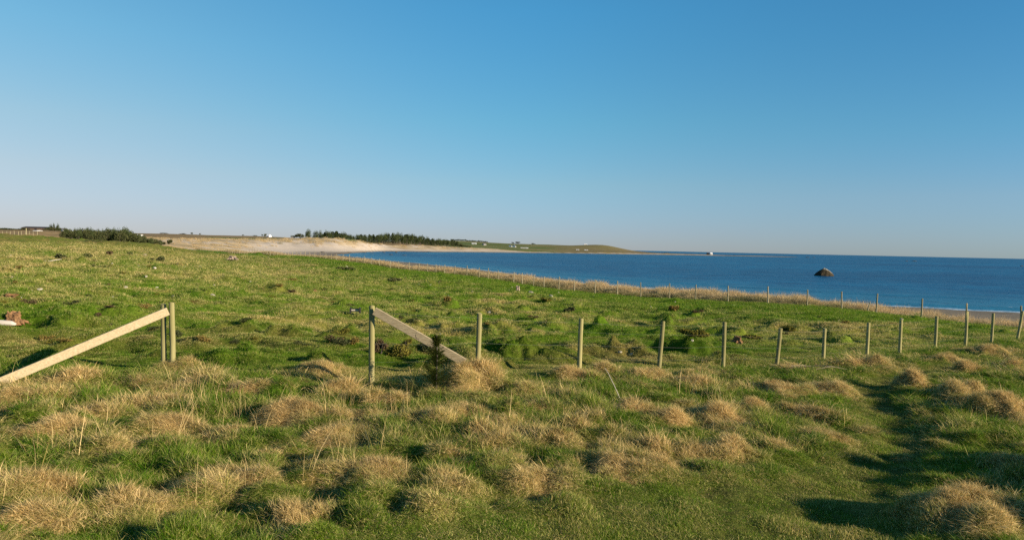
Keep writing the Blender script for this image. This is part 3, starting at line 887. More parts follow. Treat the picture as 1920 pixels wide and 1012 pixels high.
# long rough grass between the tussocks
C_ROUGH = bpy.data.collections.new('rough_kinds')
for k in range(6):
    proto('rough_%d' % k, [blades(64, .14, .05, .17, .0052, .4, 1.4, 3, .3, 200 + k), blades(7, .1, .14, .26, .004, .25, 1.2, 3, .5, 230 + k)], M_GRASS, C_ROUGH)
x, y, r = logpolar(56000, 2.6, 34, -50, 46, g)
nd, _ = polydist(x, y, NF); pd, _ = pathdist(x, y)
nn = fbm(x * 1.2, y * 1.2, 55, 3)
keep = (nd < .25) & (np.abs(pd) > .42 + .2 * nn)
x, y, r, pd = x[keep], y[keep], r[keep], pd[keep]
z = z_ground(x, y)
s = np.clip(r / 9, .7, 2.4) * g.uniform(.7, 1.3, len(x))
hgt = g.uniform(.45, 1.15, len(x)) * (.5 + .85 * sstep(-.3, .4, fbm(x * .6, y * .6, 57, 2))) * (.45 + .55 * sstep(.4, 1.2, np.abs(pd)))
rot = slope_rot(x, y, g, .6)
dv = np.clip(dryness(x, y) * .9 + .12 * fbm(x * 3, y * 3, 120, 2) + g.normal(0, .15, len(x)), 0, 1)
scatter('rough_grass', 'long mixed green and straw coloured grass in front of the fence', C_ROUGH, np.stack([x, y, z - .01], -1), rot, np.stack([s, s, hgt * np.clip(s, .8, 1.3)], -1), dv, g.integers(0, 6, len(x)))

# straw mats that fall over the tussocks
C_MAT = bpy.data.collections.new('straw_kinds')
for k in range(6):
    cb = (1.1, .25) if k % 2 else (0, 0)
    proto('straw_%d' % k, [blades(95, .13, .09, .26, .0036, 1.05, 1.3, 4, .7, 300 + k, cb), blades(30, .14, .06, .15, .0042, .6, 1.3, 3, .5, 330 + k, cb)], M_GRASS, C_MAT)
px_, py_, ds_, ss_, aw_ = [], [], [], [], []
for (tx, ty, ra, hh) in TUSSW:
    strong = ra > .29
    dist = math.hypot(tx, ty)
    if abs(math.atan2(tx, ty)) > R(52): continue
    n = int((150 if strong else 30) * (ra / .4) ** 1.6) + 4
    if dist > 16: n = n // 2
    base = g.uniform(.66, 1.0) if strong else g.uniform(.0, .75)
    for _ in range(n):
        a = g.random() * 2 * math.pi; q_ = math.sqrt(g.random()) * ra * (1.15 + .35 * math.sin(2 * a + tx * 5) + .2 * math.sin(5 * a + ty * 3))
        px_.append(tx + math.cos(a) * q_); py_.append(ty + math.sin(a) * q_)
        ds_.append(np.clip(base + g.normal(0, .13) - .25 * (q_ / ra) ** 3, 0, 1)); ss_.append(g.uniform(.55, 1.1) * (1.0 if strong else .8)); aw_.append(a)
x, y = np.array(px_), np.array(py_)
z = z_ground(x, y)
rot = slope_rot(x, y, g, 1.0, True)
s = np.array(ss_)
scatter('tussock_grass', 'straw coloured grass draped over the hummocks in the foreground', C_MAT, np.stack([x, y, z - .01], -1), rot, np.stack([s, s, s], -1), np.array(ds_), g.integers(0, 6, len(x)))

# pale stalks standing above the rough
C_STALK = bpy.data.collections.new('stalk_kinds')
for k in range(4):
    proto('stalk_%d' % k, [blades(5, .09, .3, .62, .0045, .16, .5, 4, .2, 400 + k)], M_GRASS, C_STALK)
x, y, r = logpolar(480, 7.0, 26, -46, 30, g)
nd, _ = polydist(x, y, NF); pd, _ = pathdist(x, y)
keep = (nd < .1) & (np.abs(pd) > .8) & ((fbm(x * .5, y * .5, 71, 2) > .05))
x, y = x[keep], y[keep]
cx = [ground_hit(c, r_, z_base) for c, r_ in [(370,770),(360,765),(378,775),(410,780),(640,770),(655,760),(330,735),(350,740),(740,780),(430,780),(620,790),(700,760)]]
x = np.concatenate([x] + [np.full(5, p[0]) + g.normal(0, .12, 5) for p in cx]); y = np.concatenate([y] + [np.full(5, p[1]) + g.normal(0, .12, 5) for p in cx])
z = z_ground(x, y)
s = g.uniform(.6, 1.2, len(x))
rot = np.stack([g.normal(0, .12, len(x)), g.normal(0, .12, len(x)), g.random(len(x)) * 6.28], -1)
scatter('dry_stalks', 'thin pale seed stalks standing above the rough grass', C_STALK, np.stack([x, y, z - .02], -1), rot, np.stack([s, s, s], -1), g.uniform(.6, 1, len(x)), g.integers(0, 4, len(x)))

# tall shore grass behind the coast fence
C_SHORE = bpy.data.collections.new('shore_kinds')
for k in range(5):
    proto('shore_%d' % k, [blades(70, .42, .4, .95, .016, .22, .8, 3, .3, 500 + k), blades(30, .42, .15, .5, .02, .5, 1.0, 3, .3, 520 + k)], M_REED, C_SHORE)
n = 34000
al = -14 + 290 * g.random(n) ** 1.5; sd = .5 + 17 * g.random(n) ** 1.15
x = CF0[0] + CFD[0] * al + CFN[0] * sd; y = CF0[1] + CFD[1] * al + CFN[1] * sd
z = z_ground(x, y)
edge = 1.45 + .3 * vnoise(x / 5, y / 5, 77)
keep = (z > edge) & (y > 26) & (sd < 7 + 10 * sstep(0, 40, al)) & (fbm(x * .45, y * .45, 89, 2) > -.38)
x, y, z, sd, al = x[keep], y[keep], z[keep], sd[keep], al[keep]
r = np.hypot(x, y)
s = np.clip(r / 60, .8, 2.2) * g.uniform(.7, 1.2, len(x))
hgt = .84 * g.uniform(.55, 1.15, len(x)) * (.5 + .55 * sstep(.8, 3.5, sd)) * (.8 + .2 * sstep(-2, 26, al)) * (.55 + .75 * sstep(-.35, .3, fbm(x * .6, y * .6, 88, 2))) * (.75 + .5 * sstep(-.4, .4, fbm(x * .2, y * .2, 79, 2))) * sstep(10, 25, y)
rot = np.stack([g.normal(0, .1, len(x)), g.normal(0, .1, len(x)), g.random(len(x)) * 6.28], -1)
dv = np.clip(.12 + .8 * sstep(.3, 4.0, sd) + .6 * fbm(x * .3, y * .3, 81, 3) + g.normal(0, .1, len(x)), 0, 1)
scatter('shore_grass', 'tall straw coloured grass along the seaward side of the coast fence', C_SHORE, np.stack([x, y, z - .03], -1), rot, np.stack([s, s, hgt], -1), dv, g.integers(0, 5, len(x)))

n = 26000
yy_ = np.exp(g.uniform(np.log(235), np.log(1000), n)); cc_ = g.uniform(255, 1150, n)
x = (cc_ - 960) / FPX * yy_; y = yy_
z = z_ground(x, y)
zn, _t = zones(x, y, z)
tuf = fbm(x / 14, y / 22, 83, 4) + .35 * vnoise(x / 3, y / 4, 99)
keep = (zn == 1) & (z > 2.2) & (tuf > .20 + .35 * sstep(5, 2.2, z) - .12 * sstep(470, 400, cc_) * sstep(2.5, 4, z) - .3 * sstep(7, 9, z))
x, y, z = x[keep], y[keep], z[keep]
s = np.clip(y / 190, 1.2, 4.0) * g.uniform(.6, 1.3, len(x))
rot = np.stack([g.normal(0, .1, len(x)), g.normal(0, .1, len(x)), g.random(len(x)) * 6.28], -1)
dv = np.clip(.72 + .55 * fbm(x / 25, y / 30, 98, 3) + g.normal(0, .12, len(x)), 0, 1)
scatter('dune_grass', 'tufts of marram grass on the crests of the far dunes', C_SHORE, np.stack([x, y, z - .1], -1), rot, np.stack([s, s, s * .55], -1), dv, g.integers(0, 5, len(x)))

# ------------------------------------------------------------------ fences
M_POST = simple('post_wood', (.20, .18, .07), (.33, .29, .13), 9, .85, .004, (1, 1, .12))
M_POSTL = simple('coast_post_wood', (.22, .19, .11), (.34, .29, .18), 6, .85, .004, (1, 1, .12))
M_BOARD = simple('board_wood', (.29, .225, .125), (.50, .40, .25), 5, .8, .003, (1.2, 9, 9))
M_WIRE = simple('wire_steel', (.10, .10, .09), (.16, .15, .14), 40, .6, 0, None, .3)
M_IRON = simple('dark_iron', (.02, .02, .02), (.045, .04, .035), 30, .6)

def post_mesh(h, r, seed, sink=.35):
    g_ = random.Random(seed); mb = MB()
    zs = [-sink, 0, h * .33, h * .66, h - .015, h]
    mb.tube([(g_.uniform(-.004, .004), g_.uniform(-.004, .004), z_) for z_ in zs], [r * 1.04, r, r * .98, r * .97, r * .95, r * .86], 12)
    return mb
def post(parent, base, top, rad, mat, seed, name='post'):
    base, top = Vector(base), Vector(top)
    h = (top - base).length
    o = post_mesh(h, rad, seed).build(name, mat, parent, False)
    for p in o.data.polygons: p.use_smooth = len(p.vertices) == 4
    o.location = base - parent.location
    o.rotation_euler = Vector((0, 0, 1)).rotation_difference((top - base).normalized()).to_euler()
    return o
def wires(parent, pts, fracs, rad, mat):
    """pts: list of (base, top); one wire object per strand, sagging a little between the posts"""
    for f in fracs:
        mb = MB(); path = []
        for (b0, t0), (b1, t1) in zip(pts[:-1], pts[1:]):
            a, b = Vector(b0).lerp(Vector(t0), f), Vector(b1).lerp(Vector(t1), f)
            for k in range(4):
                q_ = a.lerp(b, k / 4); q_.z -= .025 * 4 * (k / 4) * (1 - k / 4); path.append(q_ - parent.location)
        path.append(Vector(pts[-1][0]).lerp(Vector(pts[-1][1]), f) - parent.location)
        off = Vector((0, -rad_off, 0))
        mb.tube([p + off for p in path], rad, 4, False)
        mb.build('wire', mat, parent, True)
def board(parent, a, b, width, thick, mat, name='brace', nx=None):
    """plank from a to b, its face turned to the viewer side"""
    a, b = Vector(a), Vector(b)
    t = (b - a).normalized()
    up = (Vector((0, 0, 1)) - t * t.z).normalized()
    nn_ = t.cross(up)
    L = (b - a).length
    n = 8; V = []; F = []
    for i in range(n + 1):
        c = a.lerp(b, i / n)
        ww = width / 2 * (1 + .02 * math.sin(i * 2.1)); e = .006
        for (u_, v_) in ((-ww, -thick/2 + e), (-ww + e, -thick/2), (ww - e, -thick/2), (ww, -thick/2 + e), (ww, thick/2 - e), (ww - e, thick/2), (-ww + e, thick/2), (-ww, thick/2 - e)):
            V.append(c + up * u_ + nn_ * v_ - parent.location)
    for i in range(n):
        for k in range(8):
            F.append((i*8 + k, i*8 + (k+1) % 8, (i+1)*8 + (k+1) % 8, (i+1)*8 + k))
    F.append(tuple(range(8))[::-1]); F.append(tuple(n*8 + k for k in range(8)))
    o = mesh_obj(name, V, F, mat, parent)
    return o

rad_off = .05
# near fence with its gate brace
fb = near_base(0)
fence = empty('wire_fence', fb)
tag(fence, 'near wire fence on round wooden posts, running off to the right behind the tussocks', 'fence')
pts = []
for k, (c, t, b, d) in enumerate(NEAR):
    base = Vector(at(c + (-2 if k else 0), b, d)); top = Vector(at(c + (1.5 if k else 0), t, d))
    if k == 3: base.x -= .04; top.x += .02
    if k == 5: base.x -= .03; top.x += .03
    if k == 12: base.x -= .06; top.x += .08
    zg = float(z_ground(np.array([base.x]), np.array([base.y]))[0])
    if zg < base.z: base = base + (base - top).normalized() * min(.3, base.z - zg)
    post(fence, base, top, .052 if k else .055, M_POST, 30 + k)
    pts.append((base, top))
wires(fence, pts, (.28, .52, .76, .93), .0014, M_WIRE)
a = Vector(at(702, 583, 12.30)); b = Vector(at(866, 676, 12.1))
br = board(fence, a, b + (b - a) * .03, .145, .045, M_BOARD)
br['label'] = 'pale sawn diagonal brace'
hk = MB(); p_ = Vector(at(781, 628, 12.1)) - Vector(fence.location)
hk.tube([p_ + Vector((0, -.03, .045)), p_ + Vector((-.012, -.05, 0)), p_ + Vector((.0, -.035, -.05)), p_ + Vector((.05, -.04, -.075))], .006, 6)
hk.build('hook', M_IRON, fence)

# left gate end: twin posts and long brace
ld = 13.6
lb = Vector(at(323, 676, ld))
left = empty('gate_end', lb)
tag(left, 'pair of round posts with a long pale diagonal brace left of the gateway', 'fence end')
p1 = (Vector(at(324, 676, ld)), Vector(at(322, 567, ld)))
p2 = (Vector(at(307, 676, ld + .05)), Vector(at(306, 570, ld + .05)))
post(left, *p1, .055, M_POST, 71)
post(left, *p2, .052, M_POST, 72)
a = Vector(at(315, 583, ld - .12)); b = Vector(at(-14, 722, 11.8))
bl_ = board(left, a, b + (b - a) * .22, .16, .05, M_BOARD)
for (u_, v_) in ((309, 578), (308, 589)):
    q_ = Vector(at(u_, v_, ld - .15)) - Vector(left.location)
    MB().tube([q_, q_ + Vector((0, -.008, 0))], .008, 8).build('bolt', M_IRON, bl_)
# left continuation outside the frame
off = [(-14, 12.6), (-17.5, 12.2), (-21, 11.9)]

# coast fence
COASTPX = [1918,1814,1730,1645,1580,1515,1441,1366,1305,1256,1202,1158,1116,1077,1048,1020,1000,979,963,934,915,898,875,852,833,817,801,785,767,747,731,711]
def coast_t(c):
    u = ray(c, 530)[0]
    return (CF0[0] - u * CF0[1]) / (u * CFD[1] - CFD[0])
tl = [coast_t(c) for c in COASTPX]
tt = tl[0]
pre = [tl[0] - 3.3 * k for k in (3, 2, 1)]
t_ = tl[-1]
post_t = []
while t_ < 258:
    t_ += 3.1 + .5 * random.random(); post_t.append(t_)
allt = pre + tl + post_t
c0 = CF0
cf = empty('coast_fence', (CF0[0], CF0[1], 3.4))
tag(cf, 'long wire fence on thin posts between the pasture and the shore grass', 'fence')
pts = []
rr = random.Random(8)
for k, t_ in enumerate(allt):
    x_, y_ = CF0[0] + CFD[0] * t_, CF0[1] + CFD[1] * t_
    zg = float(z_ground(np.array([x_]), np.array([y_]))[0])
    h = 1.22 + rr.uniform(-.10, .12)
    ln = Vector((rr.gauss(0, .03), rr.gauss(0, .03), 0))
    base = Vector((x_, y_, zg)); top = base + Vector((0, 0, h)) + ln
    post(cf, base, top, .045 if t_ < 120 else .06, M_POSTL, 200 + k)
    pts.append((base, top))
rad_off = .045
wires(cf, pts, (.35, .62, .92), .004, M_WIRE)
pb = Vector(at(1626, 583, 43.2)); pb.z = float(z_ground(np.array([pb.x]), np.array([pb.y]))[0])
lp = post(cf, pb, Vector(pb) + Vector((.16, 0, .62)), .035, M_POSTL, 333)
lp['label'] = 'short leaning post'

# fence on the left skyline
hf = empty('ridge_fence', (-130, 178, 7.8))
tag(hf, 'pale fence of close set posts on the skyline at far left', 'fence')
pts = []
for k in range(34):
    c = -60 + k * 7.2 + rr.uniform(-1, 1)
    d = 182 + .02 * c
    u = ray(c, 440)[0]
    x_, y_ = u * d, d
    if c > 72: continue
    zg = float(z_ground(np.array([x_]), np.array([y_]))[0])
    base = Vector((x_, y_, zg)); top = base + Vector((rr.gauss(0, .04), 0, 1.25 + rr.uniform(-.08, .08)))
    post(hf, base, top, .07, M_POSTL, 400 + k); pts.append((base, top))
wires(hf, pts, (.5, .9), .012, M_WIRE)
pole = empty('wooden_pole', (0, 0, 0))
u = ray(49, 430)[0]; zg = float(z_ground(np.array([u * 190]), np.array([190.0]))[0])
pole.location = (u * 190, 190, zg)
tag(pole, 'taller pale pole beside the left end of the dark barn', 'pole')
MB().tube([(0, 0, -.3), (0, 0, 2.2)], .12, 8).build('shaft', M_POSTL, pole)

# ------------------------------------------------------------------ rocks and stumps
M_ROCK = simple('weathered_rock', (.20, .17, .12), (.36, .32, .25), 3, .9, .03)
M_PALE = simple('pale_stone', (.27, .235, .18), (.46, .41, .32), 6, .9, .01)
M_SKERRY = simple('wet_rock', (.03, .027, .018), (.11, .085, .045), 1.1, .7, .08)
M_STUMP = simple('stump_wood', (.18, .12, .09), (.36, .28, .21), 5, .9, .03, (1, 1, .3))
M_RUST = simple('broken_wood', (.08, .04, .02), (.36, .20, .09), 14, .9, .03)
M_LOG = simple('bleached_log', (.50, .43, .35), (.70, .62, .53), 4, .8, .01, (.3, 3, 3))

def rock_mesh(sx, sy, sz, seed, sub=2, rough=.28, flat=.5):
    import bmesh
    bm = bmesh.new(); bmesh.ops.create_icosphere(bm, subdivisions=sub, radius=1)
    g_ = random.Random(seed)
    o1 = Vector((g_.uniform(0, 50), g_.uniform(0, 50), g_.uniform(0, 50)))
    from mathutils import noise as mn
    for v in bm.verts:
        n_ = mn.noise(v.co * 1.2 + o1) + .5 * mn.noise(v.co * 2.7 + o1)
        v.co *= 1 + rough * n_
        v.co.x += .0; v.co = Vector((v.co.x * sx, v.co.y * sy, max(v.co.z, -flat) * sz))
    me = bpy.data.meshes.new('rock'); bm.to_mesh(me); bm.free()
    return me
def rock(name, loc, size, seed, mat, label, cat, group=None, rz=0, sub=2, rough=.28):
    me = rock_mesh(size[0] / 2, size[1] / 2, size[2] / 1.3, seed, sub, rough)
    me.materials.append(mat)
    o = link(bpy.data.objects.new(name, me)); o.location = loc; o.rotation_euler = (0, 0, rz)
    tag(o, label, cat, group)
    return o

# the rock in the bay: a blunt pyramid, steeper on the right
def sea_rock():
    p = at(1545, 517, 224.0)
    n, m = 26, 11
    V, F = [], []
    for i in range(m):
        t = i / (m - 1)
        for k in range(n):
            a = 2 * math.pi * k / n
            w = (1 - t ** 1.6) ** .85
            ca, sa_ = math.cos(a), math.sin(a)
            rx = 3.25 * w * (1 + .07 * math.sin(3 * a + 1) + .04 * math.sin(7 * a))
            ry = 2.4 * w * (1 + .08 * math.sin(2 * a + 2))
            jit = .10 * math.sin(5 * a + 9 * t) + .06 * math.sin(11 * a - 7 * t)
            V.append((ca * rx + .15 * t + jit * w, sa_ * ry + jit * w, -.5 + t * 3.05 + .08 * math.sin(4 * a + 6 * t)))
    for i in range(m - 1):
        for k in range(n):
            F.append((i*n + k, i*n + (k+1) % n, (i+1)*n + (k+1) % n, (i+1)*n + k))
    mat, nt, bs = new_mat('bay_rock')
    tc = N(nt, 'ShaderNodeTexCoord'); sep = N(nt, 'ShaderNodeSeparateXYZ'); nt.links.new(tc.outputs['Object'], sep.inputs[0])
    nn_ = noise(nt, .9, 6, .7, tc.outputs['Object'])
    c1 = ramp(nt, nn_.outputs[0], [(.35, (.018, .015, .009)), (.65, (.060, .045, .024))])
    ad = N(nt, 'ShaderNodeMath', operation='MULTIPLY_ADD'); nt.links.new(nn_.outputs[0], ad.inputs[0]); ad.inputs[1].default_value = 1.2
    nt.links.new(sep.outputs[2], ad.inputs[2])
    mr = N(nt, 'ShaderNodeMapRange'); mr.inputs[1].default_value = 2.6; mr.inputs[2].default_value = 3.2
    a2 = N(nt, 'ShaderNodeMath', operation='MULTIPLY_ADD'); nt.links.new(sep.outputs[0], a2.inputs[0]); a2.inputs[1].default_value = .55; nt.links.new(ad.outputs[0], a2.inputs[2])
    nt.links.new(a2.outputs[0], mr.inputs[0])
    c = mix(nt, c1.outputs[0], (.42, .38, .30), mr.outputs[0])
    nt.links.new(c, bs.inputs['Base Color'])
    b_ = N(nt, 'ShaderNodeBump'); b_.inputs['Distance'].default_value = .35; nt.links.new(nn_.outputs[0], b_.inputs['Height']); nt.links.new(b_.outputs[0], bs.inputs['Normal'])
    o = mesh_obj('sea_rock', V, F, mat)
    o.location = (p[0], p[1], 0)
    tag(o, 'large dark conical rock standing in the blue bay', 'rock')
sea_rock()
# low skerries and kelp rocks: (column, row, depth, width px, height m, label)
SK = [(1514,482,1400,7,1.2,'small skerry just off the tip of the spit'),(1526,482,1420,6,1.2,'outermost small skerry right of the spit tip'),
 (1700,488,950,5,.9,'left and smaller of the two low skerries on the open sea'),(1714,488,960,11,1.1,'right and wider of the two low skerries on the open sea'),
 (1916,493,640,6,.8,'small dark skerry at the far right edge of the sea'),
 (1250,473,1500,16,3.0,'dark rocky knoll with scrub on the spit beyond the headland'),(1262,473.5,1490,6,2.0,'small dark rock right of the knoll on the spit'),
 (1377,478.5,1390,6,1.2,'dark boulder on the spit right of the white cottage'),
 (733,477,500,8,.6,'dark kelp covered rock in the shallows, nearest one to the near shore'),(720,472.8,640,7,.7,'dark rock at the water edge below the pine wood'),
 (743,472,660,5,1.0,'upright dark rock on the tide line below the pine wood'),(758,478,480,10,.4,'low dark rock in the shallows, rightmost of the kelp rocks'),
 (804,472.5,790,11,.6,'flat dark rock at the far water edge'),(697,475,560,9,.4,'flat kelp rock in the shallows at the head of the bay'),
 (605,474,500,9,.7,'dark weed heap on the sand at the head of the bay'),(683,474,590,12,.4,'broad flat weed covered rock at the head of the bay')]
for k, (c, r_, d, wp, hm, lab) in enumerate(SK):
    p = at(c, r_, d); z0 = max(0.0, float(z_ground(np.array([p[0]]), np.array([p[1]]))[0]))
    w_ = wp * d / FPX
    rock('skerry' if z0 <= 0.05 else 'shore_rock', (p[0], p[1], z0), (w_, w_ * .7, hm), 600 + k, M_SKERRY, lab, 'rock')
# a weed-dark tide line of loose stones along the far beach and the headland
def on_ground(c, r_):
    return ground_hit(c, r_, z_ground)

ST = [ # column, row, width px, height ratio, material, label
 (1030,557,0,0,None,None)]
stones = [
 (1033,556,11,.75,M_PALE,'pale angular boulder on a small mound in mid pasture'),
 (1047,549,8,.5,M_ROCK,'grey green boulder just behind the pale angular boulder'),
 (960,539,6,.5,M_PALE,'small pale stone left of the grey upright stump'),
 (955,545,9,.4,M_ROCK,'low flat boulder in the grass left of the grey upright stump'),
 (995,550,13,.6,M_ROCK,'ochre lichened boulder between the grey stump and the pale boulder'),
 (834,551,6,.6,M_PALE,'small pale stone on the crest of a hummock in mid pasture'),
 (841,554,5,.5,M_PALE,'tiny pale stone just right of the hummock crest stone'),
 (886,547,10,.4,M_ROCK,'low lichened stone between the two hummocks in mid pasture'),
 (1007,577,7,.4,M_PALE,'small pale stone in open grass below the pale boulder'),
 (918,585,10,.4,M_PALE,'flat pale stone right of the top of the second fence post'),
 (1220,575,5,.7,M_PALE,'small pale stone on a mound near the coast fence, left of the twin mound'),
 (1266,565,6,.5,M_PALE,'small stone at the foot of the coast fence'),
 (1374,574,13,.4,M_PALE,'flat pale boulder on the mound left of the sixth near post'),
 (1298,638,6,1.2,M_PALE,'small upright white stone before the bronze brown bush'),
 (1185,662,14,.35,M_PALE,'flat pale stone in grass between the third and fourth near posts'),
 (1163,658,10,.35,M_ROCK,'low brown stone beside the flat pale stone'),
 (1437,620,10,.35,M_PALE,'low pale stone left of the sixth near post'),
 (1572,600,5,.8,M_PALE,'small pale stone behind the seventh near post'),
 (1690,598,9,.5,M_ROCK,'rounded boulder on the mound behind the ninth near post'),
 (825,626,6,.8,M_PALE,'small white stone behind the juniper bush'),
 (862,633,5,.6,M_PALE,'tiny pale stone between the bush and the second post'),
 (925,633,8,.4,M_PALE,'pale stone right of the second near post'),
 (211,556,9,.4,M_PALE,'white stone above the long brace, nearest of the pale left stones'),
 (325,554,10,.3,M_PALE,'flat white stone above the twin gate posts'),
 (398,553,14,.4,M_PALE,'broad pale stone patch right of the twin gate posts'),
 (117,607,5,.6,M_PALE,'small white stone right of the broken stump at the left edge'),
 (40,557,5,.6,M_PALE,'small cream stone right of the orange wood heap'),
 (235,538,12,.4,M_PALE,'pale flat stone on the left slope'),
 (125,483,9,.5,M_PALE,'pale rock on a dark hummock, centre of the left slope'),
 (135,487,6,.6,M_PALE,'smaller pale rock touching the one on the dark hummock'),
 (84,490,8,.5,M_ROCK,'brown boulder left of the fallen pale branch'),
 (168,480,8,.5,M_ROCK,'brown rock on the hummock right of the pale rocks'),
 (210,477,7,.6,M_PALE,'pale boulder high on the left slope below the grove'),
 (272,478,10,.4,M_ROCK,'flat grey boulder below the right end of the grove'),
 (222,494,5,.6,M_PALE,'left stone of a scattered pair low on the left slope'),
 (237,494,5,.6,M_PALE,'right stone of a scattered pair low on the left slope'),
 (260,499,8,.4,M_PALE,'pale stone left of the speckled stone group'),
 (290,502,9,.4,M_PALE,'elongated pale stone of the speckled stone group'),
 (333,496,5,1.0,M_SKERRY,'small dark upright stone on the left slope'),
 (346,501,9,.5,M_PALE,'pale stone right of the small dark upright stone'),
 (375,500,8,.4,M_ROCK,'low brown stone further right on the left slope'),
 (20,479,8,.4,M_PALE,'flat white stone high at the left edge of the slope'),
 (48,480,5,.5,M_PALE,'tiny white stone high on the left slope'),
 (565,514,6,.6,M_ROCK,'small boulder in the central far pasture'),
 (650,500,6,.5,M_PALE,'pale stone near the dark rushes by the coast fence'),
 (785,533,6,.5,M_PALE,'small pale stone in the bright green far pasture'),
 (806,534,6,.4,M_ROCK,'low grey stone in the bright green far pasture'),
 (1395,600,5,.5,M_PALE,'small stone in the grass left of the eighth hummock'),
]
for k, (c, r_, wp, hr, mt, lab) in enumerate(stones):
    p = on_ground(c, r_)
    w_ = wp * p[1] / FPX * .9
    rock('stone', (p[0], p[1], p[2] - .03), (w_, w_ * .8, max(.05, w_ * hr * .95)), 700 + k, mt, lab, 'stone', 'stones lying in the pasture', rz=random.uniform(0, 3), rough=.35)
# many more small ones nobody would point at singly: still stones, sharing a label
sg = np.random.default_rng(77)
for k in range(26):
    c, r_ = sg.uniform(0, 620), sg.uniform(466, 545)
    p = on_ground(c, r_)
    sd_, al_ = coast(p[0], p[1])
    if sd_ > -3 or p[1] > 165: continue
    w_ = sg.uniform(.12, .28)
    rock('stone', (p[0], p[1], p[2] - .01), (w_, w_ * .8, w_ * .45), 900 + k, M_PALE if sg.random() < .6 else M_ROCK,
         'small loose stone scattered on the sloping left pasture', 'stone', 'small stones strewn over the left slope', rz=sg.uniform(0, 3), sub=1, rough=.35)

def stump(name, c, r_, h, rad, mat, label, roots=5, seed=0, dark=None):
    p = on_ground(c, r_)
    root = empty(name, (p[0], p[1], p[2] - .03))
    tag(root, label, 'stump')
    g_ = random.Random(seed); mb = MB()
    n = 14; V = []; F = []
    for i, (zz, rr_) in enumerate([(0, 1.25), (.25, .95), (.6, .82), (.9, .88), (1.0, .7)]):
        for k in range(n):
            a = 2 * math.pi * k / n
            q_ = rad * rr_ * (1 + .22 * math.sin(3 * a + seed) + .1 * g_.uniform(-1, 1))
            V.append((math.cos(a) * q_, math.sin(a) * q_, h * zz * (1 + (.18 * g_.uniform(-1, 1) if i > 2 else 0))))
    for i in range(4):
        for k in range(n): F.append((i*n + k, i*n + (k+1) % n, (i+1)*n + (k+1) % n, (i+1)*n + k))
    F.append(tuple(4*n + k for k in range(n)))
    mesh_obj('trunk_stub', V, F, mat, root)
    for k in range(roots):
        a = 2 * math.pi * k / roots + g_.uniform(-.3, .3); L = rad * g_.uniform(1.3, 2.1)
        MB().tube([(math.cos(a) * rad * .6, math.sin(a) * rad * .6, h * .3), (math.cos(a) * L * .8, math.sin(a) * L * .8, h * .16), (math.cos(a) * L, math.sin(a) * L, -.03)],
                  [rad * .32, rad * .2, rad * .08], 7).build('root', dark or mat, root, True)
    return root
stump('tree_stump', 971, 546, .48, .17, M_STUMP, 'upright grey tree stump with reddish roots near the coast fence', 5, 3, M_RUST)
stump('tree_stump', 1383, 641, .22, .15, M_RUST, 'squat rust brown stump behind the fifth near post', 7, 5)
stump('tree_stump', 22, 557, .16, .26, M_RUST, 'low heap of broken orange wood at the left edge, upper one', 8, 7)
stump('tree_stump', 27, 606, .34, .20, M_RUST, 'splintered orange brown stump at the left edge above a pale log', 6, 9)
stump('tree_stump', 436, 486, .55, .6, M_STUMP, 'reddish brown root mass far out on the left slope', 8, 11)
stump('tree_stump', 590, 546, .14, .12, M_RUST, 'tiny brown stump with a long shadow in mid pasture', 5, 13)
p = on_ground(10, 611)
lg = empty('fallen_log', (p[0], p[1], p[2] + .07)); tag(lg, 'bleached white log lying below the splintered stump at the left edge', 'log')
MB().tube([(-1.0, -.1, 0), (-.4, 0, .02), (.15, .03, .0), (.26, .03, -.02)], [.085, .09, .07, .03], 9).build('bark', M_LOG, lg, True)
p = on_ground(103, 491)
lg = empty('fallen_branch', (p[0], p[1], p[2] + .06)); tag(lg, 'thin pale fallen branch lying aslant on the left slope', 'branch')
MB().tube([(-.28, -.5, 0), (0, 0, .10), (.24, .5, .18)], [.035, .035, .02], 7).build('bark', M_LOG, lg, True)
# trough
p = on_ground(666, 591)
tr = empty('feed_trough', (p[0], p[1], p[2] + .02), R(4)); tag(tr, 'small black feed trough with two end frames left of the gate post', 'trough')
tr.location.z += .09; tr.scale = (1.15, 1.15, 1.15)
k_ = p[1] / FPX
W_ = 15 * k_
for sx in (-1, 1):
    MB().box((sx * W_ / 2, 0, 4.2 * k_), (2.2 * k_, .16, 8.5 * k_)).build('end_frame', M_IRON, tr)
MB().box((0, .02, 6.6 * k_), (W_ - 2.4 * k_, .05, 1.2 * k_)).build('rail', M_IRON, tr)
MB().box((0, 0.03, 4.6 * k_), (W_ - 2.4 * k_, .04, 2.2 * k_)).build('panel', M_LOG, tr)
MB().box((0, -.02, 2.6 * k_), (W_ - 2.4 * k_, .06, 1.2 * k_)).build('rail', M_IRON, tr)

# ------------------------------------------------------------------ bushes
def leaf_mat(name, c1, c2, tr=.2):
    m, nt, bs = new_mat(name)
    nt.nodes.remove(bs); out = nt.nodes['Material Output']
    tc = N(nt, 'ShaderNodeTexCoord')
    n_ = noise(nt, 3.0, 4, .7, tc.outputs['Object'])
    r_ = ramp(nt, n_.outputs[0], [(.35, c1), (.65, c2)])
    df = N(nt, 'ShaderNodeBsdfDiffuse'); t2 = N(nt, 'ShaderNodeBsdfTranslucent'); mx = N(nt, 'ShaderNodeMixShader'); mx.inputs[0].default_value = tr
    nt.links.new(r_.outputs[0], df.inputs[0]); nt.links.new(r_.outputs[0], t2.inputs[0])
    nt.links.new(df.outputs[0], mx.inputs[1]); nt.links.new(t2.outputs[0], mx.inputs[2]); nt.links.new(mx.outputs[0], out.inputs[0])
    return m
M_NEEDLE = leaf_mat('spruce_needles', (.030, .050, .012), (.095, .105, .020))
M_HEATH = leaf_mat('yellow_scrub', (.10, .095, .018), (.22, .19, .04))
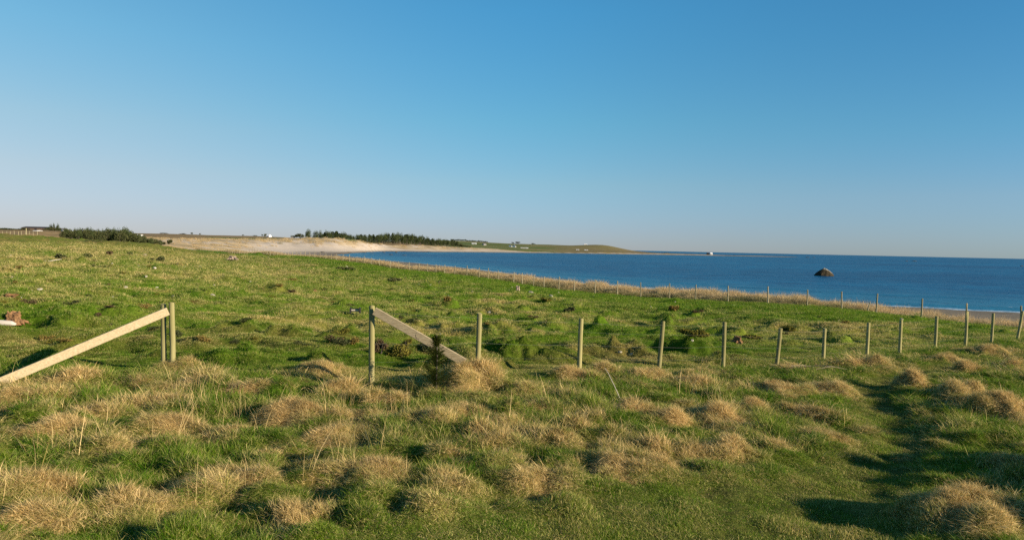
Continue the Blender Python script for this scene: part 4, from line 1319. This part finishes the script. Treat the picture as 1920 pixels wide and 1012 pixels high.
M_BROWNB = leaf_mat('brown_twigs', (.07, .05, .03), (.17, .12, .06))
M_PINE = leaf_mat('pine_foliage', (.040, .056, .022), (.085, .100, .038), .1)
M_GROVE = leaf_mat('grove_foliage', (.042, .054, .022), (.100, .100, .040), .1)
M_OCHB = leaf_mat('ochre_scrub', (.15, .11, .03), (.27, .19, .06))
M_BARK = simple('bark', (.06, .05, .04), (.13, .11, .09), 6, .95, .02)

# small spruce in front of the brace: stem, boughs in whorls, each bough a spray of needles
def young_spruce():
    p = Vector(at(818, 688, 11.6)); p.z = float(z_ground(np.array([p.x]), np.array([p.y]))[0])
    root = empty('young_spruce', p); tag(root, 'small dark spruce bush growing in front of the diagonal brace', 'spruce')
    H = .98
    MB().tube([(0, 0, -.05), (.01, 0, H * .6), (.0, 0, H)], [.018, .012, .004], 7).build('trunk', M_BARK, root, True)
    g_ = np.random.default_rng(5); V, F = [], []
    for k in range(190):
        t = g_.random(); z0 = H * (.05 + .9 * t); a = g_.random() * 6.283
        L = (.30 * (1 - t) + .07) * g_.uniform(.7, 1.2)
        d_ = Vector((math.cos(a), math.sin(a), .55)).normalized(); side = d_.cross(Vector((0, 0, 1))).normalized()
        for j in range(26):
            q_ = Vector((0, 0, z0)) + d_ * L * (j + 1) / 26
            for sgn in (-1, 1):
                nl = .045 * g_.uniform(.7, 1.3)
                tip = q_ + (side * sgn * .8 + d_ * .5 + Vector((0, 0, g_.normal(0, .3)))).normalized() * nl
                b0 = len(V); V += [q_ - d_ * .004, q_ + d_ * .004, tip]; F.append((b0, b0 + 1, b0 + 2))
    mesh_obj('crown', V, F, M_NEEDLE, root)
young_spruce()

def leafy(n, sx, sy, sz, leaf, seed, lobes=6, spiky=False):
    """a crown: clumps of small leaf faces through an uneven volume"""
    g_ = np.random.default_rng(seed)
    cs = []
    for k in range(lobes):
        a = g_.random() * 6.283; q_ = g_.random() ** .5
        cs.append((math.cos(a) * q_ * sx * .6, math.sin(a) * q_ * sy * .6, sz * g_.uniform(.3, .78), g_.uniform(.35, .55)))
    cs = np.array(cs); pick = g_.integers(0, lobes, n)
    d_ = g_.normal(size=(n, 3)); d_ /= np.linalg.norm(d_, axis=1)[:, None]
    rr_ = g_.random(n) ** .4
    P = cs[pick, :3] + d_ * rr_[:, None] * cs[pick, 3][:, None] * np.array([sx, sy, sz * .75])
    P[:, 2] = np.abs(P[:, 2])
    u_ = g_.normal(size=(n, 3)); u_ /= np.linalg.norm(u_, axis=1)[:, None]
    v_ = np.cross(u_, g_.normal(size=(n, 3))); v_ /= np.linalg.norm(v_, axis=1)[:, None]
    s_ = leaf * g_.uniform(.6, 1.4, n)[:, None]
    if spiky: v_ = v_ * .4
    V = np.stack([P - u_ * s_, P + v_ * s_ * .6, P + u_ * s_, P - v_ * s_ * .6], 1).reshape(-1, 3)
    return V, np.arange(4 * n).reshape(n, 4)

def bush(c, r_, wpx, h, mat, label, seed, leaf=.03, n=1500, cat='bush', name='bush', d=None):
    p = on_ground(c, r_)
    root = empty(name, (p[0], p[1], p[2] - .02)); tag(root, label, cat)
    w_ = wpx * p[1] / FPX / 2
    V, F = leafy(n, w_, w_ * .8, h, leaf, seed)
    me = np_mesh('crown', V, F, False); me.materials.append(mat)
    o = link(bpy.data.objects.new('crown', me)); o.parent = root
    g_ = random.Random(seed); mb = MB()
    for k in range(5):
        a = g_.uniform(0, 6.28)
        mb.tube([(0, 0, -.03), (math.cos(a) * w_ * .3, math.sin(a) * w_ * .3, h * .4), (math.cos(a) * w_ * .6, math.sin(a) * w_ * .6, h * .8)], [.014, .01, .004], 5)
    mb.build('stems', M_BARK, root)
bush(752, 668, 62, .30, M_HEATH, 'yellow green low scrub seen under the diagonal brace', 1, .028, 2600)
bush(714, 662, 34, .36, M_BROWNB, 'brown twiggy bush just right of the gate post', 2, .02, 1600)
bush(1412, 636, 40, .18, M_HEATH, 'ochre low scrub right of the rust brown stump', 3, .04, 900)
bush(1300, 630, 58, .2, M_HEATH, 'ochre and brown scrub mound between the fourth and fifth near posts', 4, .04, 1500)
bush(1024, 566, 22, .3, M_HEATH, 'yellow scrub at the foot of the pale angular boulder', 5, .05, 600)
bush(1066, 585, 24, .3, M_GROVE, 'dark green tuft of rushes in mid pasture', 6, .06, 700)
bush(1262, 583, 24, .4, M_OCHB, 'brown tuft on a mound near the coast fence', 7, .06, 500)
bush(1478, 622, 40, .3, M_HEATH, 'yellow green scrub between the sixth and seventh near posts', 8, .04, 900)
bush(737, 528, 30, .32, M_GROVE, 'dark low bush in the bright green far pasture', 9, .10, 900)
bush(650, 506, 38, .32, M_GROVE, 'dark rush bed in front of the coast fence at the bay head', 10, .14, 900)
bush(838, 564, 20, .3, M_OCHB, 'brown tuft below the hummock crest stones', 11, .05, 500)
bush(116, 487, 22, .5, M_GROVE, 'dark scrub on the stony hummock of the left slope', 12, .14, 500)
bush(162, 484, 22, .45, M_GROVE, 'dark green scrub right of the stony hummock', 13, .14, 500)
bush(206, 479, 14, .5, M_BROWNB, 'brown scrub high on the left slope', 14, .14, 400)
bush(245, 479, 14, .45, M_GROVE, 'green scrub beside the flat grey boulder', 15, .14, 400)
bush(300, 490, 16, .5, M_GROVE, 'small green scrub in the middle of the left slope', 16, .12, 400)
bush(760, 653, 26, .28, M_HEATH, 'low yellow tuft behind the middle of the brace', 17, .028, 900)
bush(318, 458, 12, 1.9, M_GROVE, 'lone dark bush right of the grove on the pasture edge', 18, .3, 500)
bush(308, 459, 7, 1.0, M_GROVE, 'smaller dark bush beside the lone bush at the pasture edge', 19, .3, 300)

# small dark tufts of heather and dead weed all over the grazed pasture
TUFT = []
for k in range(5):
    V, F = leafy(420, .5, .45, .55, .045, 800 + k, 5)
    me = np_mesh('heather_tuft', V, F, False); me.materials.append((M_BROWNB, M_GROVE, M_OCHB, M_HEATH, M_GROVE)[k]); TUFT.append(me)
tq = np.random.default_rng(909)
KIND = ('brown', 'dark green', 'ochre', 'olive', 'dark green')
for k in range(110):
    c_ = tq.uniform(-20, 1750) if k % 2 else tq.uniform(0, 900)
    r_ = tq.uniform(468, 660)
    p = on_ground(c_, r_)
    sd_, al_ = coast(p[0], p[1]); nd_, _q = polydist(np.array([p[0]]), np.array([p[1]]), NF)
    if sd_ > -1.5 or nd_[0] < 1.5 or p[1] > 170 or p[1] < 14: continue
    q_ = int(tq.integers(0, 5)); w_ = tq.uniform(.25, .6) * (1 + p[1] / 110)
    o = link(bpy.data.objects.new('heather_tuft', TUFT[q_])); o.location = (p[0], p[1], p[2] - .03)
    o.rotation_euler = (0, 0, tq.uniform(0, 6.28)); o.scale = (w_, w_, w_ * tq.uniform(.35, .7))
    tag(o, 'small low ' + KIND[q_] + ' tuft of weed dotted over the grazed pasture', 'tuft', 'low tufts dotted over the pasture')

# a single fallen stalk and a bare twig heap in the rough
p = on_ground(1163, 748)
tw = empty('dry_stalk', p); tag(tw, 'single long bleached stalk leaning in green grass below the third near post', 'stalk')
MB().tube([(0, 0, 0), (-.10, .05, .22), (-.20, .1, .42), (-.27, .1, .52)], [.006, .005, .004, .002], 5).build('stem', M_LOG, tw)
p = on_ground(1545, 697)
tw = empty('dead_branches', (p[0], p[1], p[2] + .05)); tag(tw, 'bare pale dead branches lying below the seventh near post', 'branches')
for k, (a, b) in enumerate([((-.8, 0, .05), (.3, -.15, .1)), ((-.5, .2, .02), (.25, -.3, .16)), ((-.3, -.2, .05), (.5, -.1, .05)), ((-.9, -.2, .12), (-.2, .1, .05))]):
    MB().tube([a, ((a[0]+b[0])/2, (a[1]+b[1])/2, .12), b], [.009, .008, .003], 5).build('branch', M_STUMP, tw)

# ------------------------------------------------------------------ trees
def crown_mesh(kind, seed):
    g_ = np.random.default_rng(seed)
    if kind == 'pine':       # tall irregular crown, unit height 1, radius ~.28
        n = 1300; V, F = leafy(n, .40, .40, 1.0, .030, seed, 13)
        V[:, 2] = .12 + V[:, 2] * .95
        t = np.clip(V[:, 2], 0, 1.1)[:, None]
        V[:, :2] *= np.clip(1.15 - .5 * t, .3, 1.1)
    elif kind == 'spruce':
        n = 900
        t = g_.random(n) ** .8; a = g_.random(n) * 6.283
        rr_ = (.36 * (1 - t) ** .7 + .02) * np.sqrt(g_.random(n)) * (1 + .25 * np.sin(t * 40))
        P = np.stack([rr_ * np.cos(a), rr_ * np.sin(a), .08 + .95 * t - .15 * rr_], -1)
        u_ = np.stack([np.cos(a), np.sin(a), -.3 + 0 * a], -1); v_ = np.cross(u_, g_.normal(size=(n, 3))); v_ /= np.linalg.norm(v_, axis=1)[:, None]
        s_ = .032 * g_.uniform(.6, 1.4, n)[:, None]
        V = np.stack([P - u_ * s_, P + v_ * s_ * .6, P + u_ * s_, P - v_ * s_ * .6], 1).reshape(-1, 3); F = np.arange(4 * n).reshape(n, 4)
    else:                    # round bushy
        n = 800; V, F = leafy(n, .55, .5, .85, .045, seed, 9)
        V[:, 2] = .05 + V[:, 2]
    me = np_mesh('crown', V, F, False)
    return me
def trunk_mesh(seed):
    g_ = random.Random(seed); mb = MB()
    mb.tube([(0, 0, -.06), (g_.uniform(-.01, .01), 0, .3), (g_.uniform(-.02, .02), 0, .75)], [.028, .02, .008], 6)
    for k in range(4):
        a = g_.uniform(0, 6.28); z0 = g_.uniform(.25, .6)
        mb.tube([(0, 0, z0), (math.cos(a) * .16, math.sin(a) * .16, z0 + .12)], [.01, .003], 4)
    me = bpy.data.meshes.new('trunk'); me.from_pydata([tuple(v) for v in mb.v], [], mb.f); me.materials.append(M_BARK)
    return me
LIB = {}
for kind, mat in (('pine', M_PINE), ('spruce', M_PINE), ('round', M_GROVE)):
    for k in range(4):
        m_ = crown_mesh(kind, 40 + k * 7 + len(kind)); m_.materials.append(mat); LIB[kind, k] = (m_, trunk_mesh(k))
def tree(name, x_, y_, h, w, kind, k, label, group, cat='tree'):
    z_ = float(z_ground(np.array([x_]), np.array([y_]))[0])
    root = empty(name, (x_, y_, z_ - .15), random.uniform(0, 6.28)); tag(root, label, cat, group)
    root.scale = (w, w, h)
    for nm, me in zip(('crown', 'trunk'), LIB[kind, k]):
        o = link(bpy.data.objects.new(nm, me)); o.parent = root
def top_for(c, row, d, x_, y_):
    """height that makes a tree at depth d reach that row of the view"""
    z_ = float(z_ground(np.array([x_]), np.array([y_]))[0])
    return max(1.5, at(c, row, d)[2] - z_)

tg = np.random.default_rng(31)
# pine wood behind the dunes: skyline rows per column
SKY_C = [575, 582, 590, 600, 612, 628, 640, 650, 664, 680, 700, 720, 738, 755, 772, 790, 805, 815, 828, 845, 858]
SKY_R = [433, 432, 434, 437, 435, 433.5, 436, 439, 441, 439, 440, 439, 438, 438.5, 440, 443, 446, 448, 449, 448.5, 452]
loners = [(579, 431.5, 'tallest pine, leftmost of the wood on the dune crest'), (592, 434, 'pine just right of the tallest one on the dune'),
          (601, 433.5, 'slender pine second from the tallest on the dune'), (611, 433, 'pine with a narrow top at the gap in the wood'),
          (622, 434.5, 'solitary narrow pine between two gaps of the wood'), (629, 438, 'smallest pine in the gap of the wood'),
          (643, 436, 'broad bushy pine right of the gap in the wood')]
for k, (c, r_, lab) in enumerate(loners):
    d = 745 + 6 * k; u = ray(c, r_)[0]
    tree('pine_tree', u * d, d, top_for(c, r_, d, u * d, d) / 1.0, (11, 10, 8, 9, 6, 5, 13)[k] * 1.4, 'pine' if k != 4 else 'spruce', k % 4, lab, 'pines of the wood behind the dunes')
for row in range(3):
    c = 604 + row * 3.0
    while c < 862:
        lim = float(np.interp(c, SKY_C, SKY_R))
        cc = c + tg.uniform(-2, 2)
        d = float(np.interp(cc, [560, 650, 700, 780, 860], [745, 770, 850, 930, 990])) + row * 34 + tg.uniform(-6, 6)
        u = ray(cc, lim)[0]
        hh = top_for(cc, lim + tg.uniform(-.8, 2.2) + (1.2 if row == 0 else 0), d, u * d, d)
        if not (cc < 645 and row != 0 and tg.random() < .35):
            tree('pine_tree', u * d, d, hh, hh * tg.uniform(.95, 1.35), 'pine' if tg.random() < .62 else 'spruce', int(tg.integers(0, 4)),
                 'dark pine packed among its neighbours in the wood behind the dunes', 'pines of the wood behind the dunes')
        c += tg.uniform(5.5, 9.5)
# low ones at the right end
for k, (c, r_) in enumerate([(848, 452.5), (855, 453), (862, 456), (868, 458.5), (874, 460), (880, 461)]):
    d = 1030; u = ray(c, r_)[0]
    tree('low_bush_tree', u * d, d, top_for(c, r_, d, u * d, d), 9, 'round', k % 4, 'low rounded tree in the tapering right end of the pine wood', 'low trees at the right end of the wood')
for k, (c, r_, w) in enumerate([(556, 438.5, 9), (562, 437, 10), (566, 438.5, 8), (550, 440.5, 8)]):
    d = 1050; u = ray(c, r_)[0]
    tree('round_tree', u * d, d, top_for(c, r_, d, u * d, d), w * 1.1, 'round', k, ('second tree from the left', 'tallest, third tree from the left', 'rightmost tree', 'leftmost and lowest tree')[k] + ' of the small clump left of the wood', 'small clump left of the pine wood')
# far tree line on the headland skyline
for k in range(24):
    c = 846 + k * 2.9 + tg.uniform(-.8, .8); d = 1790; u = ray(c, 450)[0]
    lim = np.interp(c, [846, 870, 890, 905, 920], [447.5, 448.5, 450.5, 451, 453.5]) + tg.uniform(-.5, 1.0)
    tree('distant_tree', u * d, d, top_for(c, lim, d, u * d, d), 9, 'round' if k % 3 else 'pine', k % 4, 'distant tree in the skyline row above the far green field', 'tree row on the headland skyline')
for k, (c, r_, w, lab) in enumerate([(359, 435.5, 6, 'small dark tree on the brown field skyline, left one'), (375, 437, 4, 'tiny dark tree on the brown field skyline, right one'),
        (342, 437, 12, 'flat dark bush on the skyline left of the small tree'), (308, 436, 14, 'low hump of bushes on the skyline above the grove end'), (455, 439.5, 5, 'small tree on the skyline left of the white farmhouse'),
        (491, 438.5, 4, 'narrow tree touching the left end of the white farmhouse'), (497, 437.5, 8, 'dark broad tree behind the white farmhouse'), (478, 440.5, 8, 'low bushes left of the white farmhouse'),
        (972, 452.5, 12, 'dark tree clump on the headland skyline'), (961, 453.5, 6, 'small tree left of the headland skyline clump'), (1000, 455.5, 8, 'low bush right of the headland skyline clump')]):
    d = 1240 if c < 600 else 1700; u = ray(c, r_)[0]
    tree('skyline_tree', u * d, d, top_for(c, r_, d, u * d, d), w * d / FPX * 1.1, 'round', k % 4, lab, None)

# grove behind the left ridge
GC = [118, 130, 145, 160, 175, 190, 205, 220, 238, 246, 258, 270, 285, 300]
GRW = [428, 427.5, 427.5, 427, 427.5, 431, 428, 428, 428, 433, 437, 441, 445, 449]
k = 0
for row in range(3):
    c = 120 + row * 3
    while c < 302:
        cc = c + tg.uniform(-2, 2)
        lim = float(np.interp(cc, GC, GRW)) + tg.uniform(-.6, 1.6) + (2.0 if row == 0 else 0)
        d = 205 + row * 16 + tg.uniform(-4, 4) + max(0, (cc - 240)) * .25
        u = ray(cc, lim)[0]
        hh = top_for(cc, lim, d, u * d, d)
        tree('grove_tree', u * d, d, hh, hh * tg.uniform(.75, 1.1) if hh > 2.6 else 3.0, ('round', 'pine', 'round')[k % 3], int(tg.integers(0, 4)),
             'dense dark evergreen packed in the grove behind the left ridge', 'trees of the grove behind the left ridge')
        k += 1
        c += tg.uniform(5.5, 9)
for k, (c, r_, top, w, lab) in enumerate([(135, 447, 433, 22, 'spreading bush at the left front of the grove'), (168, 452, 437, 13, 'low dark bush standing forward of the grove'),
        (190, 454, 431, 16, 'taller olive bush standing forward in the middle of the grove'), (178, 449, 431, 22, 'broad olive bush before the grove, left of the taller one')]):
    p = on_ground(c, r_)
    tree('hillside_bush', p[0], p[1], at(c, top, p[1])[2] - p[2], w * p[1] / FPX * 1.1, 'round', k, lab, None, 'bush')
for k, (c, top, w) in enumerate([(95, 421, 8), (101, 419.5, 7), (108, 420, 9), (103, 424, 14), (90, 426, 10), (113, 426, 8)]):
    d = 420; u = ray(c, top)[0]
    tree('farmyard_tree', u * d, d, top_for(c, top, d, u * d, d), w * d / FPX * 1.3, 'round' if k > 2 else 'pine', k % 4, ('tall leftmost tree', 'tallest middle tree', 'tall right tree', 'broad low tree', 'low leftmost bush', 'low rightmost bush')[k] + ' of the clump at the right end of the barn', 'trees beside the barn')
for k in range(12):
    c = -6 + k * 4.6 + tg.uniform(-1, 1); lim = np.interp(c, [-6, 5, 18, 26, 34, 44, 50], [427, 425.5, 426.5, 430, 431, 429, 428]) + tg.uniform(-.3, .6); d = 330; u = ray(c, lim)[0]
    tree('leafless_thicket', u * d, d, top_for(c, lim, d, u * d, d), 5.0, 'round', k % 4, 'brownish scrub behind the ridge fence at far left', 'scrub behind the ridge fence', 'bush')

# ------------------------------------------------------------------ buildings far away
M_WHITE = simple('white_paint', (.74, .73, .70), (.82, .81, .78), 2, .6)
M_SLATE = simple('slate_roof', (.10, .10, .105), (.16, .155, .15), 3, .8)
M_DROOF = simple('dark_roof', (.045, .035, .032), (.075, .06, .055), 2, .8)
M_BARN = simple('barn_boards', (.15, .10, .075), (.22, .15, .11), 2, .9, 0, (1, 1, .1))
M_GLASS = simple('window_glass', (.03, .04, .05), (.06, .07, .08), 2, .15, 0, None, .5)
M_GREY = simple('grey_wall', (.38, .36, .33), (.46, .44, .41), 2, .8)
def house(name, c, row, d, wpx, hpx, depth, wall, roof, label, cat='house', roofpx=None, rz=0.0, windows=3, chimney=False, flat=False):
    """wpx, hpx: size in the photograph of wall front; gable ridge along local x"""
    u = ray(c, row)[0]; x_, y_ = u * d, d
    z_ = float(z_ground(np.array([x_]), np.array([y_]))[0])
    zb = min(z_, at(c, row, d)[2]) if False else z_
    root = empty(name, (x_, y_, zb - .2), rz); tag(root, label, cat)
    kk = .82 if d > 700 else 1.0
    wpx, hpx, depth = wpx * kk, hpx * kk, depth * kk
    W = wpx * d / FPX; H = hpx * d / FPX + .2; D = depth; RH = (roofpx if roofpx is not None else hpx * .6) * d / FPX
    V = [(-W/2, -D/2, 0), (W/2, -D/2, 0), (W/2, D/2, 0), (-W/2, D/2, 0), (-W/2, -D/2, H), (W/2, -D/2, H), (W/2, D/2, H), (-W/2, D/2, H), (-W/2, 0, H + RH), (W/2, 0, H + RH)]
    F = [(0, 1, 5, 4), (2, 3, 7, 6), (1, 2, 6, 9, 5), (3, 0, 4, 8, 7)]
    mesh_obj('wall', V, F, wall, root)
    e = .35; tk = .18; sl = RH / (D / 2)
    V = []
    for zz in (0.02, tk):
        V += [(-W/2 - e, -D/2 - e, H - e * sl + zz), (W/2 + e, -D/2 - e, H - e * sl + zz), (W/2 + e, 0, H + RH + zz), (-W/2 - e, 0, H + RH + zz), (W/2 + e, D/2 + e, H - e * sl + zz), (-W/2 - e, D/2 + e, H - e * sl + zz)]
    F = [(6, 7, 8, 9), (9, 8, 10, 11), (1, 0, 3, 2), (2, 3, 5, 4), (0, 1, 7, 6), (1, 2, 8, 7), (2, 4, 10, 8), (4, 5, 11, 10), (5, 3, 9, 11), (3, 0, 6, 9)]
    rf = mesh_obj('roof', V, F, roof, root)
    if chimney: MB().box((W * .15, 0, H + RH + .4), (.7, .7, 1.4)).build('chimney', M_GREY, rf)
    for k in range(windows):
        wx = -W/2 + W * (k + .5) / windows
        w_ = MB().box((wx, -D/2 - .03, H * .58), (1.1, .1, 1.2)).build('window', M_WHITE if wall != M_WHITE else M_GREY, root)
        MB().box((wx, -D/2 - .1, H * .58), (.9, .06, 1.0)).build('pane', M_GLASS, w_)
    MB().box((W * .05, -D/2 - .03, 1.2), (1.0, .08, 2.1)).build('door', M_DROOF, root)
    return root
house('barn', 73, 431, 425, 46, 5.5, 9, M_BARN, M_DROOF, 'long low dark roofed barn on the far left skyline', 'barn', 2.2, R(2), 0)
house('cottage', 118, 430, 440, 9, 3.5, 6, M_WHITE, M_SLATE, 'small white house between the barn trees and the grove', 'house', 3.0, R(60), 2)
house('shed', 71, 434, 300, 5, 2.2, 3, M_WHITE, M_WHITE, 'small white shed in front of the dark barn', 'shed', .6, 0, 1)
house('farmhouse', 504, 443, 1180, 8, 2.6, 8, M_WHITE, M_WHITE, 'white farmhouse on the skyline left of the dunes', 'house', 2.4, R(-20), 3, True)
house('greenhouse', 262, 438, 900, 9, 1.6, 8, M_WHITE, M_WHITE, 'long white shed on the skyline above the end of the grove', 'shed', 1.0, 0, 3)
house('farmhouse', 889, 458, 1500, 10, 1.8, 9, M_WHITE, M_WHITE, 'long white building in the green field right of the pine wood', 'building', .6, 0, 4)
house('barn', 908, 461, 1400, 6, 2.6, 8, M_GREY, M_SLATE, 'small grey barn below the long white building', 'barn', 1.6, R(30), 2)
house('farmhouse', 964, 465, 1330, 6, 2.4, 8, M_WHITE, M_SLATE, 'white gabled house with grey roof in the headland fields, right of two', 'house', 2.4, R(70), 2)
house('cottage', 957, 465, 1345, 4, 2.0, 7, M_WHITE, M_SLATE, 'smaller white house with grey roof in the headland fields, left of two', 'house', 1.8, R(70), 1)
for k, c in enumerate((978, 983, 988)):
    house('cabin', c, 467, 1240 + 8 * k, 3.6 if k < 2 else 5, 1.2, 5, M_WHITE, M_WHITE, ('leftmost of the three low white cabins above the far beach', 'middle one of the three low white cabins above the far beach', 'rightmost and longest of the three low white cabins above the far beach')[k], 'cabin', .6, 0, 1)
house('cabin', 1083, 468, 1290, 6, 1.3, 6, M_WHITE, M_WHITE, 'left long white cabin at the foot of the headland hill', 'cabin', .5, 0, 2)
house('cabin', 1099, 468, 1290, 7.5, 1.3, 6, M_WHITE, M_WHITE, 'right long white cabin at the foot of the headland hill', 'cabin', .5, 0, 3)
house('hilltop_house', 1098, 460, 1580, 6.5, 2.4, 8, M_WHITE, M_WHITE, 'white house on top of the headland hill', 'house', .6, 0, 2)
house('cottage', 1333, 476, 1400, 5, 3.0, 7, M_WHITE, M_WHITE, 'lone white cottage on the low spit', 'house', 1.2, R(15), 2)
house('boathouse', 1327, 476, 1405, 3.5, 2.4, 6, M_BARN, M_DROOF, 'dark boathouse touching the left side of the white cottage', 'boathouse', 1.2, R(15), 1)
